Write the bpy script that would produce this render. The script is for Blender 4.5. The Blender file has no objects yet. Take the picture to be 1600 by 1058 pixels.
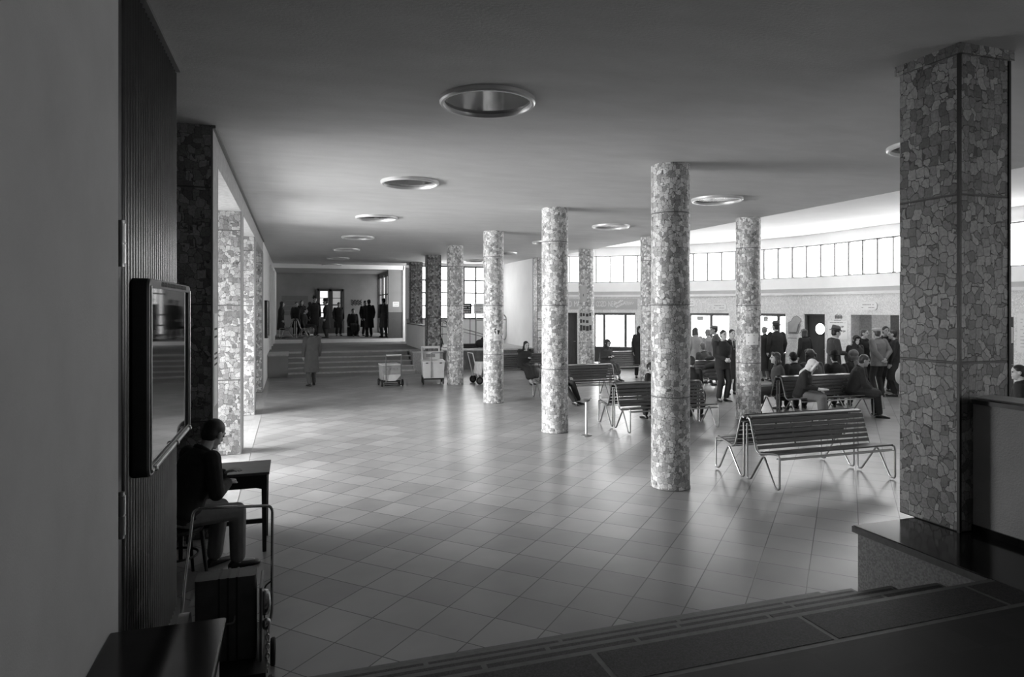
import bpy, bmesh, math, random
from mathutils import Vector, Matrix
V = Vector
PI = math.pi
scene = bpy.context.scene
COL = scene.collection
random.seed(7)

# ------------------------------------------------------------------ camera
F_PX, EYE, HORIZON = 1040.0, 2.3, 479.0
YAW = math.atan(344.0 / F_PX)
SY, CY = math.sin(YAW), math.cos(YAW)
cam_data = bpy.data.cameras.new('camera')
cam_data.sensor_width = 36.0
cam_data.lens = 36.0 * F_PX / 1600.0
cam_data.shift_y = (HORIZON - 529.0) / 1600.0
cam_data.clip_start = 0.05
cam = bpy.data.objects.new('camera', cam_data)
cam.location = (0, 0, EYE)
cam.rotation_euler = (PI / 2, 0, -YAW)
COL.objects.link(cam)
scene.camera = cam


def at(px, py, z=0.0):
    """world point on the level z that the photograph shows at pixel px, py"""
    a, b = (px - 800) / F_PX, (HORIZON - py) / F_PX
    t = (z - EYE) / b
    return V(((a * CY + SY) * t, (-a * SY + CY) * t, z))


def at_y(px, Y, z=0.0):
    a = (px - 800) / F_PX
    t = Y / (-a * SY + CY)
    return V(((a * CY + SY) * t, Y, z))


# ------------------------------------------------------------------ materials
MATS = {}


def new_mat(name):
    m = bpy.data.materials.new(name)
    m.use_nodes = True
    nt = m.node_tree
    return m, nt, nt.nodes['Principled BSDF']


def N(nt, kind, **kw):
    n = nt.nodes.new(kind)
    for k, v in kw.items():
        if k in n.inputs.keys():
            n.inputs[k].default_value = v
        else:
            setattr(n, k, v)
    return n


def g(v):
    return (v, v, v, 1)


def ramp(nt, a, b, p0=0.0, p1=1.0):
    r = nt.nodes.new('ShaderNodeValToRGB')
    r.color_ramp.elements[0].position = p0
    r.color_ramp.elements[0].color = g(a)
    r.color_ramp.elements[1].position = p1
    r.color_ramp.elements[1].color = g(b)
    return r


def coords(nt, scale=(1, 1, 1), rot=(0, 0, 0), loc=(0, 0, 0), kind='Object'):
    tc = nt.nodes.new('ShaderNodeTexCoord')
    mp = nt.nodes.new('ShaderNodeMapping')
    mp.inputs['Scale'].default_value = scale
    mp.inputs['Rotation'].default_value = rot
    mp.inputs['Location'].default_value = loc
    nt.links.new(tc.outputs[kind], mp.inputs['Vector'])
    return mp.outputs['Vector']


def plain(name, v, rough=0.6, metal=0.0, var=0.15, scale=6.0, bump=0.0, bscale=60.0, spec=0.5, stretch=(1, 1, 1)):
    m, nt, bs = new_mat(name)
    vec = coords(nt, stretch)
    no = N(nt, 'ShaderNodeTexNoise', Scale=scale, Detail=5.0, Roughness=0.6)
    nt.links.new(vec, no.inputs['Vector'])
    r = ramp(nt, v * (1 - var), min(1, v * (1 + var)), 0.3, 0.7)
    nt.links.new(no.outputs['Fac'], r.inputs['Fac'])
    nt.links.new(r.outputs['Color'], bs.inputs['Base Color'])
    bs.inputs['Roughness'].default_value = rough
    bs.inputs['Metallic'].default_value = metal
    bs.inputs['Specular IOR Level'].default_value = spec
    if bump:
        n2 = N(nt, 'ShaderNodeTexNoise', Scale=bscale, Detail=4.0)
        nt.links.new(vec, n2.inputs['Vector'])
        b = N(nt, 'ShaderNodeBump', Strength=bump, Distance=0.01)
        nt.links.new(n2.outputs['Fac'], b.inputs['Height'])
        nt.links.new(b.outputs['Normal'], bs.inputs['Normal'])
    MATS[name] = m
    return m


def stone(name, lo, hi, joint, scale=12.0, rough=0.45, edge=0.035, seams=True):
    """irregular crazy-paved stone cladding"""
    m, nt, bs = new_mat(name)
    vec = coords(nt, (1, 1, 0.85))
    wob = N(nt, 'ShaderNodeTexNoise', Scale=scale * 0.9, Detail=2.0)
    nt.links.new(vec, wob.inputs['Vector'])
    mixv = N(nt, 'ShaderNodeMix', data_type='VECTOR')
    mixv.inputs[0].default_value = 0.035
    nt.links.new(vec, mixv.inputs[4])
    nt.links.new(wob.outputs['Color'], mixv.inputs[5])
    src = mixv.outputs[1]
    v1 = N(nt, 'ShaderNodeTexVoronoi', distance='CHEBYCHEV', Scale=scale, Randomness=0.9)
    v2 = N(nt, 'ShaderNodeTexVoronoi', distance='CHEBYCHEV', Scale=scale, Randomness=0.9, feature='F2')
    nt.links.new(src, v1.inputs['Vector'])
    nt.links.new(src, v2.inputs['Vector'])
    gap = N(nt, 'ShaderNodeMath', operation='SUBTRACT')
    nt.links.new(v2.outputs['Distance'], gap.inputs[0])
    nt.links.new(v1.outputs['Distance'], gap.inputs[1])
    sep = nt.nodes.new('ShaderNodeSeparateColor')
    nt.links.new(v1.outputs['Color'], sep.inputs['Color'])
    r = ramp(nt, lo, hi, 0.05, 0.95)
    nt.links.new(sep.outputs[0], r.inputs['Fac'])
    fine = N(nt, 'ShaderNodeTexNoise', Scale=70.0, Detail=4.0)
    nt.links.new(vec, fine.inputs['Vector'])
    fr = ramp(nt, 0.72, 1.2, 0.3, 0.7)
    nt.links.new(fine.outputs['Fac'], fr.inputs['Fac'])
    mul = N(nt, 'ShaderNodeMix', data_type='RGBA', blend_type='MULTIPLY')
    mul.inputs[0].default_value = 1.0
    nt.links.new(r.outputs['Color'], mul.inputs[6])
    nt.links.new(fr.outputs['Color'], mul.inputs[7])
    er = ramp(nt, 0.0, 1.0, edge * 0.4, edge * 1.6)
    nt.links.new(gap.outputs[0], er.inputs['Fac'])
    mask = er.outputs['Color']
    if seams:  # level bed joints of the cladding, every 1.15 m
        sx = nt.nodes.new('ShaderNodeSeparateXYZ')
        tc = nt.nodes.new('ShaderNodeTexCoord')
        nt.links.new(tc.outputs['Object'], sx.inputs['Vector'])
        md = N(nt, 'ShaderNodeMath', operation='PINGPONG')
        md.inputs[1].default_value = 0.58
        nt.links.new(sx.outputs['Z'], md.inputs[0])
        sr = ramp(nt, 0.0, 1.0, 0.004, 0.010)
        nt.links.new(md.outputs[0], sr.inputs['Fac'])
        mm = N(nt, 'ShaderNodeMath', operation='MULTIPLY')
        nt.links.new(er.outputs['Color'], mm.inputs[0])
        nt.links.new(sr.outputs['Color'], mm.inputs[1])
        mask = mm.outputs[0]
    fin = N(nt, 'ShaderNodeMix', data_type='RGBA')
    nt.links.new(mask, fin.inputs[0])
    fin.inputs[6].default_value = g(joint)
    nt.links.new(mul.outputs[2], fin.inputs[7])
    nt.links.new(fin.outputs[2], bs.inputs['Base Color'])
    b = N(nt, 'ShaderNodeBump', Strength=0.5, Distance=0.006)
    nt.links.new(mask, b.inputs['Height'])
    nt.links.new(b.outputs['Normal'], bs.inputs['Normal'])
    bs.inputs['Roughness'].default_value = rough
    MATS[name] = m
    return m


def tile_floor(name, v, size, origin, angle, rough=0.3, mortar=0.012, var=0.22, joint=0.03):
    m, nt, bs = new_mat(name)
    s = 1.0 / size
    ox = (origin[0] * math.cos(angle) - origin[1] * math.sin(angle)) * s
    oy = (origin[0] * math.sin(angle) + origin[1] * math.cos(angle)) * s
    vec = coords(nt, (s, s, s), (0, 0, angle), (-ox, -oy, 0))
    br = N(nt, 'ShaderNodeTexBrick', offset=0.0, squash=1.0)
    br.inputs['Scale'].default_value = 1.0
    br.inputs['Brick Width'].default_value = 1.0
    br.inputs['Row Height'].default_value = 1.0
    br.inputs['Mortar Size'].default_value = mortar
    br.inputs['Mortar Smooth'].default_value = 0.2
    br.inputs['Color1'].default_value = g(v * (1 - var))
    br.inputs['Color2'].default_value = g(v * (1 + var))
    br.inputs['Mortar'].default_value = g(joint)
    nt.links.new(vec, br.inputs['Vector'])
    wc = coords(nt)
    no = N(nt, 'ShaderNodeTexNoise', Scale=1.6, Detail=4.0, Roughness=0.5)
    nt.links.new(wc, no.inputs['Vector'])
    nr = ramp(nt, 0.84, 1.14, 0.25, 0.75)
    nt.links.new(no.outputs['Fac'], nr.inputs['Fac'])
    mul = N(nt, 'ShaderNodeMix', data_type='RGBA', blend_type='MULTIPLY')
    mul.inputs[0].default_value = 1.0
    nt.links.new(br.outputs['Color'], mul.inputs[6])
    nt.links.new(nr.outputs['Color'], mul.inputs[7])
    nt.links.new(mul.outputs[2], bs.inputs['Base Color'])
    bs.inputs['Roughness'].default_value = rough
    b = N(nt, 'ShaderNodeBump', Strength=0.25, Distance=0.003)
    b.invert = True
    nt.links.new(br.outputs['Fac'], b.inputs['Height'])
    nt.links.new(b.outputs['Normal'], bs.inputs['Normal'])
    MATS[name] = m
    return m


def glow(name, strength, v=1.0):
    m, nt, bs = new_mat(name)
    bs.inputs['Base Color'].default_value = g(0.8)
    bs.inputs['Roughness'].default_value = 0.25
    bs.inputs['Emission Color'].default_value = g(v)
    bs.inputs['Emission Strength'].default_value = strength
    MATS[name] = m
    return m


def terrazzo(name, lo, hi, rough=0.35, scale=90.0):
    m, nt, bs = new_mat(name)
    vec = coords(nt)
    v1 = N(nt, 'ShaderNodeTexVoronoi', Scale=scale)
    nt.links.new(vec, v1.inputs['Vector'])
    sep = nt.nodes.new('ShaderNodeSeparateColor')
    nt.links.new(v1.outputs['Color'], sep.inputs['Color'])
    r = ramp(nt, lo, hi, 0.05, 0.95)
    nt.links.new(sep.outputs[0], r.inputs['Fac'])
    nt.links.new(r.outputs['Color'], bs.inputs['Base Color'])
    bs.inputs['Roughness'].default_value = rough
    MATS[name] = m
    return m


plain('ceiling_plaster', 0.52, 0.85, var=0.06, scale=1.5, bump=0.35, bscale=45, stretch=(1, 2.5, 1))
plain('white_plaster', 0.88, 0.85, var=0.04, scale=1.2)
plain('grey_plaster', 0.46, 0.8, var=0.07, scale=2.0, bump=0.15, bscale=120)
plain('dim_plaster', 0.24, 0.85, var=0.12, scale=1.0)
plain('panel_plaster', 0.46, 0.8, var=0.08, scale=3.0, bump=0.5, bscale=90)
plain('dado_paint', 0.06, 0.6, var=0.1)
stone('column_stone', 0.28, 0.78, 0.12, 19.0)
stone('pillar_stone', 0.14, 0.43, 0.05, 17.0)
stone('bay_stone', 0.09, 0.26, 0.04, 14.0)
stone('arcade_stone', 0.17, 0.50, 0.09, 15.0)
stone('dark_stone', 0.07, 0.42, 0.04, 16.0)
stone('wall_stone', 0.66, 0.82, 0.60, 28.0, edge=0.03, seams=False)
plain('beam_stone', 0.40, 0.6, var=0.2, scale=14.0)
plain('niche_stone', 0.50, 0.6, var=0.25, scale=20.0)
tile_floor('hall_tiles', 0.29, 0.405, (1.71, 4.99), PI / 4, 0.30, mortar=0.012, joint=0.04, var=0.16)
tile_floor('landing_tiles', 0.018, 0.20, (1.0, 1.0), 0.0, 0.6, joint=0.012)
plain('border_stone', 0.30, 0.4, var=0.15)
terrazzo('terrazzo', 0.22, 0.36, 0.5)
terrazzo('dark_granite', 0.006, 0.05, 0.6, 160.0)
plain('step_edge', 0.13, 0.5, var=0.2, scale=20)
plain('step_stone', 0.42, 0.5, var=0.2, scale=8)
plain('black_slab', 0.012, 0.12, var=0.3, scale=12)
plain('steel', 0.42, 0.32, 0.9, var=0.1)
plain('chrome', 0.6, 0.16, 1.0, var=0.05)
plain('dull_steel', 0.15, 0.4, 0.85, var=0.15)
plain('rib_metal', 0.13, 0.22, 0.85, var=0.12)
plain('dark_metal', 0.022, 0.45, 0.3, var=0.2)
plain('ring_metal', 0.62, 0.35, 0.35, var=0.05)
plain('bench_wood', 0.085, 0.28, var=0.35, scale=5, stretch=(1, 12, 12))
plain('table_wood', 0.07, 0.4, var=0.35, scale=5, stretch=(2, 14, 14))
plain('black_wood', 0.010, 0.4, var=0.3)
plain('door_wood', 0.055, 0.45, var=0.25, scale=4, stretch=(8, 8, 1))
plain('frame_grey', 0.16, 0.5, var=0.1)
plain('window_frame', 0.06, 0.5, var=0.1)
plain('white_paint', 0.72, 0.4, var=0.05)
plain('cart_white', 0.62, 0.5, var=0.08, scale=4)
plain('canvas', 0.34, 0.85, var=0.15, scale=10, bump=0.2)
plain('pale_canvas', 0.66, 0.85, var=0.08, scale=10)
plain('leather', 0.055, 0.45, var=0.3, scale=8)
plain('rubber', 0.012, 0.7, var=0.1)
plain('card_white', 0.90, 0.6, var=0.02)
plain('paper', 0.78, 0.8, var=0.03)
plain('grey_paper', 0.42, 0.8, var=0.08)
plain('ink', 0.03, 0.7, var=0.05)
plain('soft_ink', 0.20, 0.7, var=0.05)
plain('sign_grey', 0.44, 0.6, var=0.04)
plain('marble', 0.10, 0.3, var=0.5, scale=3)
plain('skin', 0.40, 0.55, var=0.05, scale=8)
plain('hair_dark', 0.012, 0.5, var=0.3, scale=60, stretch=(1, 1, .2))
plain('hair_brown', 0.05, 0.5, var=0.3, scale=60, stretch=(1, 1, .2))
plain('hair_grey', 0.22, 0.6, var=0.3, scale=60, stretch=(1, 1, .2))
plain('cloth_black', 0.020, 0.9, var=0.2, bump=0.3, bscale=25)
plain('cloth_dark', 0.040, 0.9, var=0.2, bump=0.3, bscale=25)
plain('cloth_mid', 0.09, 0.9, var=0.15, bump=0.3, bscale=25)
plain('cloth_grey', 0.16, 0.9, var=0.15, bump=0.3, bscale=25)
plain('cloth_light', 0.34, 0.9, var=0.1, bump=0.3, bscale=25)
plain('cloth_white', 0.70, 0.85, var=0.06, bump=0.2, bscale=25)
plain('shoe', 0.015, 0.35, var=0.2)
m_, nt_, bs_ = new_mat('case_glass')
bs_.inputs['Base Color'].default_value = g(0.012)
bs_.inputs['Roughness'].default_value = 0.04
bs_.inputs['Specular IOR Level'].default_value = 0.9
MATS['case_glass'] = m_
m_, nt_, bs_ = new_mat('lamp_glass')
bs_.inputs['Base Color'].default_value = g(0.10)
bs_.inputs['Roughness'].default_value = 0.06
bs_.inputs['Specular IOR Level'].default_value = 1.0
MATS['lamp_glass'] = m_
glow('day_clerestory', 9.5)
glow('day_counter', 14.0)
glow('day_alcove', 7.0)
glow('day_side', 4.0)
glow('day_far', 2.5)
glow('fill_back', 2.9)  # added fill glow for the unseen back window
glow('day_far_door', 0.9)
glow('dim_pane', 0.10)
M = MATS


# ------------------------------------------------------------------ mesh building
def rounded(pts, r, n=5, closed=False):
    """a polyline with its corners rounded by arcs of about radius r"""
    pts = [V(p) for p in pts]
    out = []
    L = len(pts)
    for i, p in enumerate(pts):
        if not closed and i in (0, L - 1):
            out.append(p)
            continue
        a, b = pts[i - 1], pts[(i + 1) % L]
        da, db = (a - p), (b - p)
        rr = min(r, da.length * 0.45, db.length * 0.45)
        p0, p1 = p + da.normalized() * rr, p + db.normalized() * rr
        for k in range(n + 1):
            t = k / n
            out.append(p0 * (1 - t) ** 2 + p * 2 * t * (1 - t) + p1 * t * t)
    return out


class MB:
    def __init__(self):
        self.bm = bmesh.new()
        self.mi = 0

    def faces(self, verts, faces, M4=None):
        vs = [self.bm.verts.new((M4 @ V(v)) if M4 else V(v)) for v in verts]
        for f in faces:
            try:
                fc = self.bm.faces.new([vs[i] for i in f])
                fc.material_index = self.mi
            except ValueError:
                pass
        return self

    def box(self, x0, x1, y0, y1, z0, z1, M4=None):
        v = [(x, y, z) for z in (z0, z1) for y in (y0, y1) for x in (x0, x1)]
        return self.faces(v, [(0, 2, 3, 1), (4, 5, 7, 6), (0, 1, 5, 4), (2, 6, 7, 3), (0, 4, 6, 2), (1, 3, 7, 5)], M4)

    def hexa(self, bottom, top):
        return self.faces(list(bottom) + list(top), [(3, 2, 1, 0), (4, 5, 6, 7), (0, 1, 5, 4), (1, 2, 6, 5), (2, 3, 7, 6), (3, 0, 4, 7)])

    def loft(self, rings, cap=True, M4=None, closed=False):
        n = len(rings[0])
        verts = [p for r in rings for p in r]
        fs = []
        R = len(rings)
        for i in range(R if closed else R - 1):
            j = (i + 1) % R
            for k in range(n):
                l = (k + 1) % n
                fs.append((i * n + k, i * n + l, j * n + l, j * n + k))
        if cap and not closed:
            fs.append(tuple(reversed(range(n))))
            fs.append(tuple((R - 1) * n + k for k in range(n)))
        return self.faces(verts, fs, M4)

    def tube(self, pts, r, n=8, closed=False, M4=None, cap=True):
        pts = [V(p) for p in pts]
        rings = []
        L = len(pts)
        up = None
        for i, p in enumerate(pts):
            a = pts[i - 1] if (closed or i > 0) else p
            b = pts[(i + 1) % L] if (closed or i < L - 1) else p
            d = (b - a)
            if d.length < 1e-9:
                d = V((0, 0, 1))
            d.normalize()
            if up is None:
                up = V((0, 0, 1)) if abs(d.z) < 0.9 else V((1, 0, 0))
            u = d.cross(up)
            if u.length < 1e-4:
                u = d.orthogonal()
            u.normalize()
            w = u.cross(d).normalized()
            up = w
            rad = r[i] if isinstance(r, (list, tuple)) else r
            rings.append([p + (u * math.cos(2 * PI * k / n) + w * math.sin(2 * PI * k / n)) * rad for k in range(n)])
        return self.loft(rings, cap, M4, closed)

    def cyl(self, c, r, z0, z1, n=24, r1=None, M4=None):
        r1 = r if r1 is None else r1
        rg = [[(c[0] + rr * math.cos(2 * PI * k / n), c[1] + rr * math.sin(2 * PI * k / n), z) for k in range(n)] for rr, z in ((r, z0), (r1, z1))]
        return self.loft(rg, True, M4)

    def lathe(self, prof, n=24, c=(0, 0, 0), M4=None, closed=False):
        rg = [[(c[0] + r * math.cos(2 * PI * k / n), c[1] + r * math.sin(2 * PI * k / n), c[2] + z) for k in range(n)] for r, z in prof]
        return self.loft(rg, True, M4, closed)

    def ball(self, c, r, n=14, m=8, M4=None):
        r = (r, r, r) if not isinstance(r, (tuple, list)) else r
        rg = []
        for i in range(m + 1):
            t = -PI / 2 + PI * (i + 0.0) / m
            t = max(-PI / 2 + 0.05, min(PI / 2 - 0.05, t))
            rg.append([(c[0] + r[0] * math.cos(t) * math.cos(2 * PI * k / n), c[1] + r[1] * math.cos(t) * math.sin(2 * PI * k / n), c[2] + r[2] * math.sin(t)) for k in range(n)])
        return self.loft(rg, True, M4)

    def cap(self, p0, r0, p1, r1, n=10):
        """a tapered capsule"""
        p0, p1 = V(p0), V(p1)
        d = p1 - p0
        if d.length < 1e-6:
            return self.ball(p0, r0)
        d.normalize()
        u = d.orthogonal().normalized()
        w = d.cross(u)
        rg = []
        for base, rr, seq in ((p0, r0, (-0.98, -0.8, -0.45, 0.0)), (p1, r1, (0.0, 0.45, 0.8, 0.98))):
            for s in seq:
                q = math.sqrt(max(0, 1 - s * s)) * rr
                rg.append([base + d * (s * rr) + (u * math.cos(2 * PI * k / n) + w * math.sin(2 * PI * k / n)) * q for k in range(n)])
        return self.loft(rg)

    def prism(self, poly, z0, z1, M4=None):
        return self.loft([[(p[0], p[1], z0) for p in poly], [(p[0], p[1], z1) for p in poly]], True, M4)

    def build(self, name, mats, parent=None, smooth=False, bevel=0.0, angle=0.6):
        bmesh.ops.recalc_face_normals(self.bm, faces=self.bm.faces[:])
        me = bpy.data.meshes.new(name)
        self.bm.to_mesh(me)
        self.bm.free()
        for m in (mats if isinstance(mats, (list, tuple)) else [mats]):
            me.materials.append(M[m] if isinstance(m, str) else m)
        o = bpy.data.objects.new(name, me)
        COL.objects.link(o)
        if smooth:
            for p in me.polygons:
                p.use_smooth = True
            try:
                me.set_sharp_from_angle(angle=angle)
            except Exception:
                pass
        if bevel:
            b = o.modifiers.new('bevel', 'BEVEL')
            b.width = bevel
            b.segments = 2
            b.limit_method = 'ANGLE'
        if parent is not None:
            o.parent = parent
        return o


def tag(o, label=None, cat=None, group=None, kind=None):
    if label:
        o['label'] = label
    if cat:
        o['category'] = cat
    if group:
        o['group'] = group
    if kind:
        o['kind'] = kind
    return o


def thing(name, label, cat, loc=(0, 0, 0), rz=0.0, group=None):
    o = bpy.data.objects.new(name, None)
    o.empty_display_size = 0.1
    COL.objects.link(o)
    o.location = loc
    o.rotation_euler = (0, 0, rz)
    return tag(o, label, cat, group, 'thing')


def copy_thing(root, loc, rz, label, group=None):
    r = root.copy()
    COL.objects.link(r)
    r.location = loc
    r.rotation_euler = (0, 0, rz)
    r['label'] = label
    if group:
        r['group'] = group
    for ch in list(root.children):
        c = ch.copy()
        COL.objects.link(c)
        c.parent = r
        for gch in list(ch.children):
            d = gch.copy()
            COL.objects.link(d)
            d.parent = c
    return r


def struct(name, mb, mats, parent=None, **kw):
    o = mb.build(name, mats, parent, **kw)
    if parent is None:
        o['kind'] = 'structure'
    return o


def text(name, body, size, M4, mat, parent, extrude=0.002, align='CENTER', shear=0.0, sx=1.0):
    cu = bpy.data.curves.new(name, 'FONT')
    cu.body = body
    cu.size = size
    cu.extrude = extrude
    cu.align_x = align
    cu.align_y = 'CENTER'
    cu.shear = shear
    cu.resolution_u = 2
    cu.materials.append(M[mat])
    o = bpy.data.objects.new(name, cu)
    COL.objects.link(o)
    o.matrix_basis = M4 @ Matrix.Diagonal((sx, 1, 1, 1))
    if parent is not None:
        o.parent = parent
    return o

# ================================================================== the hall
GX = 3.94                       # bay length along the hall
XA, XB, XL = 4.60, 8.85, -0.75  # row A, row B, arcade plane
YG = [7.45 + GX * k for k in range(-1, 6)]   # YG[0] is the pillar on the near parapet
CEIL, HIGH = 4.1, 4.5
PLAT = 0.75

# ---- floors
struct('floor', MB().box(-4.7, 17.0, -3.2, 29.6, -0.12, 0.0), 'hall_tiles')
struct('trim_1', MB().box(XL, -0.61, 5.6, 22.6, 0.0, 0.004), 'border_stone')
fl = struct('floor_landing', MB().box(-0.82, 4.62, -3.0, 2.44, 0.0, PLAT), 'landing_tiles')

# near flight: granite panels framed by light strips on every tread, the landing edge panel deeper
mb = MB()
treads = [(2.44, 2.74, 0.75), (2.74, 3.07, 0.60), (3.07, 3.40, 0.45), (3.40, 3.73, 0.30), (3.73, 4.04, 0.15)]
for y0, y1, z in treads:
    mb.box(-0.31 if y0 > 2.7 else -0.82, 3.77 if y0 > 2.7 else 4.62, y0, y1, 0.0, z)
st = struct('stairs_near', mb, 'step_edge')
mb = MB()
for i, (y0, y1, z) in enumerate(treads):
    n = 3 if i == 0 else 5
    xa, xb = (-0.80, 4.5) if i == 0 else (-0.30, 3.76)
    off = [0.0, 0.35, 0.8, 0.2, 0.55][i]
    edges = [xa] + [xa + off + (xb - xa) / n * k for k in range(1, n)] + [xb]
    if i == 0:
        edges = [xa, 0.15, 1.28, 2.41, 3.54, xb]
    for a, b in zip(edges[:-1], edges[1:]):
        if i == 0:
            mb.box(a + 0.014, b - 0.014, y0 + 0.03, y1 - 0.032, z, z + 0.0015)
        else:
            mb.box(a + 0.014, b - 0.014, y0 + 0.02, y1 - 0.032, z, z + 0.0015)
mb.build('granite_inlay', 'dark_granite', st)

# near parapets either side of the flight
pw = struct('wall_parapet_right', MB().box(3.80, 4.84, 2.0, 3.70, 0.0, 0.70), 'terrazzo')
MB().hexa([(3.77, -3.0, 0.70), (4.90, -3.0, 0.70), (4.90, 3.72, 0.70), (3.77, 3.72, 0.70)],
          [(3.77, -3.0, 0.752), (4.90, -3.0, 0.752), (4.90, 3.72, 0.752), (3.77, 3.72, 0.752)]).build('slab', 'black_slab', pw, bevel=0.008)
MB().box(3.765, 3.772, 2.6, 3.72, 0.705, 0.747).build('slab_edge', 'step_edge', pw)
pl = struct('wall_parapet_left', MB().box(-0.82, -0.34, 2.0, 3.57, 0.0, 0.70), 'terrazzo')
MB().box(-0.82, -0.31, 0.5, 3.60, 0.70, 0.752).build('slab', 'black_slab', pl, bevel=0.008)
bl = struct('wall_balustrade_near', MB().box(4.46, 4.60, -3.0, 3.36, 0.752, 1.63), 'panel_plaster')
MB().box(4.45, 4.615, -3.0, 3.37, 1.63, 1.66).build('capping', 'step_edge', bl)
struct('baseboard_near', MB().box(4.445, 4.46, -3.0, 3.36, 0.752, 0.80), 'black_slab')

# ---- left side: plaster wall, hinged ribbed door leaf, bay, arcade
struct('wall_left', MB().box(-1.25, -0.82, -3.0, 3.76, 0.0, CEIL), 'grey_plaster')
d1 = struct('door_1', MB().box(-0.90, -0.835, 3.76, 3.90, 0.0, CEIL - 0.02).box(-0.90, -0.85, 3.90, 5.57, 0.0, CEIL - 0.02), 'dark_metal')
d1['label'] = 'tall folded door leaf of ribbed dark metal against the plaster wall'
mb = MB()
k = 0
y = 3.93
while y < 5.56:
    rg = []
    for z in (0.05, CEIL - 0.05):
        rg.append([(-0.85 + 0.030 * math.sin(PI * t / 6), y + 0.024 * -math.cos(PI * t / 6), z) for t in range(7)])
    mb.loft(rg)
    y += 0.0665
mb.build('ribbed_panel', 'rib_metal', d1, smooth=True)
for z in (2.62, 1.24):
    h = MB().cyl((-0.822, 3.83), 0.021, z - 0.10, z - 0.004).cyl((-0.822, 3.83), 0.021, z + 0.004, z + 0.10).cyl((-0.822, 3.83), 0.014, z - 0.118, z + 0.118).build('hinge', 'steel', d1, smooth=True)
MB().box(-0.86, -0.80, 3.9, 5.57, CEIL - 0.03, CEIL).build('top_rail', 'frame_grey', d1)

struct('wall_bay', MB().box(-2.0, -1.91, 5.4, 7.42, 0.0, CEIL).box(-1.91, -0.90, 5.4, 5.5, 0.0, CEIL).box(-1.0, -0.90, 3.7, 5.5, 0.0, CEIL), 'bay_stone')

ARC = YG[1:5]
names_arc = ['first stone arcade pillar, dark face, behind the seated person and table',
             'second stone arcade pillar with a sunlit patchwork face',
             'third stone arcade pillar along the left wall, partly behind the second',
             'last and farthest stone arcade pillar, ending where the plain left wall begins']
for i, y in enumerate(ARC):
    depth = -1.9 if i == 0 else -1.55
    top = CEIL - 0.002 if i == 0 else 3.778
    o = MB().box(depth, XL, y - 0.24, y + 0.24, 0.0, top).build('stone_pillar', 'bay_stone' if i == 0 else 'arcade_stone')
    tag(o, names_arc[i], 'pillar', 'arcade pillars on the left', 'thing')
    MB().box(XL - 0.012, XL + 0.006, y - 0.246, y - 0.226, 0.0, top).box(XL - 0.012, XL + 0.006, y + 0.226, y + 0.246, 0.0, 3.78).build('corner_strip', 'frame_grey', o)
    MB().box(XL, XL + 0.004, y - 0.226, y + 0.226, 0.0, top).build('side_facing', 'beam_stone', o)
bm_ = struct('wall_arcade_beam', MB().box(-1.55, XL, YG[1] + 0.24, YG[4] + 0.24, 3.78, CEIL), 'beam_stone')
MB().box(XL, XL + 0.03, YG[1] - 0.24, YG[4] + 0.24, CEIL - 0.03, CEIL).build('ceiling_strip', 'frame_grey', bm_)

# side room behind the arcade, its glazed front lets daylight through the openings
sr = struct('wall_side_room', MB().box(-4.6, -1.92, 7.4, 7.69, 0.0, CEIL).box(-4.6, -1.12, 19.56, 19.9, 0.0, CEIL).box(-4.7, -4.55, 7.69, 15.6, 0.0, 0.12).box(-4.7, -4.55, 7.69, 15.6, 3.3, CEIL).box(-4.7, -4.55, 15.6, 19.56, 0.0, CEIL), 'white_plaster')
struct('ceiling_side_room', MB().box(-4.7, -1.56, 7.70, 19.9, CEIL - 0.1, CEIL), 'white_plaster')
for i in range(2):
    y0, y1 = 7.75 + 3.92 * i, 7.75 + 3.92 * (i + 1) - 0.06
    w = MB()
    for t in range(4):
        yy = y0 + (y1 - y0) * t / 3
        w.box(-4.62, -4.56, yy - 0.03, yy + 0.03, 0.12, 3.3)
    for z in (0.15, 1.1, 2.2, 3.27):
        w.box(-4.615, -4.565, y0, y1, z - 0.03, z + 0.03)
    wo = struct('window_%d' % (i + 5), w, 'window_frame')
    MB().box(-4.60, -4.585, y0, y1, 0.12, 3.3).build('glass_pane', 'day_side', wo)

# plain left wall beyond the arcade
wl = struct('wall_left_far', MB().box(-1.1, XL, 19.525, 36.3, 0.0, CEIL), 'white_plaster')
mb = MB()
for y0, y1, d in ((25.4, 25.65, 0.05), (27.6, 27.85, 0.05), (29.4, 29.65, 0.08)):
    mb.box(XL, XL + d, y0, y1, 0.75, CEIL - 0.3)
mb.build('pilaster', 'white_plaster', wl)

# ---- ceilings
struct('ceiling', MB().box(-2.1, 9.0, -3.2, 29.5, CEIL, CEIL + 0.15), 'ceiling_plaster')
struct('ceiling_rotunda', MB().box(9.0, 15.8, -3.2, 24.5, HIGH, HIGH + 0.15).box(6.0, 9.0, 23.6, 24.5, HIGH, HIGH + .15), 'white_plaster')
struct('trim_2', MB().box(8.97, 9.0, -3.0, 23.4, CEIL - 0.002, HIGH), 'white_plaster')
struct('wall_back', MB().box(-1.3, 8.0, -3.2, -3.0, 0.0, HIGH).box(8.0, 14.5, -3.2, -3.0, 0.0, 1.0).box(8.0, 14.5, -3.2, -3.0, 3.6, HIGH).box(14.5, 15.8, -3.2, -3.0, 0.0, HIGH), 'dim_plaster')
mb = MB()
for k in range(8):
    mb.box(8.0 + 6.5 * k / 7 - 0.03, 8.0 + 6.5 * k / 7 + 0.03, -3.12, -3.06, 1.0, 3.6)
for z in (1.0, 1.9, 2.8, 3.6):
    mb.box(8.0, 14.5, -3.12, -3.06, z - 0.03, z + 0.03)
wo = struct('window_7', mb, 'window_frame')  # added window, unseen behind the camera, brightens the faces turned towards it
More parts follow.
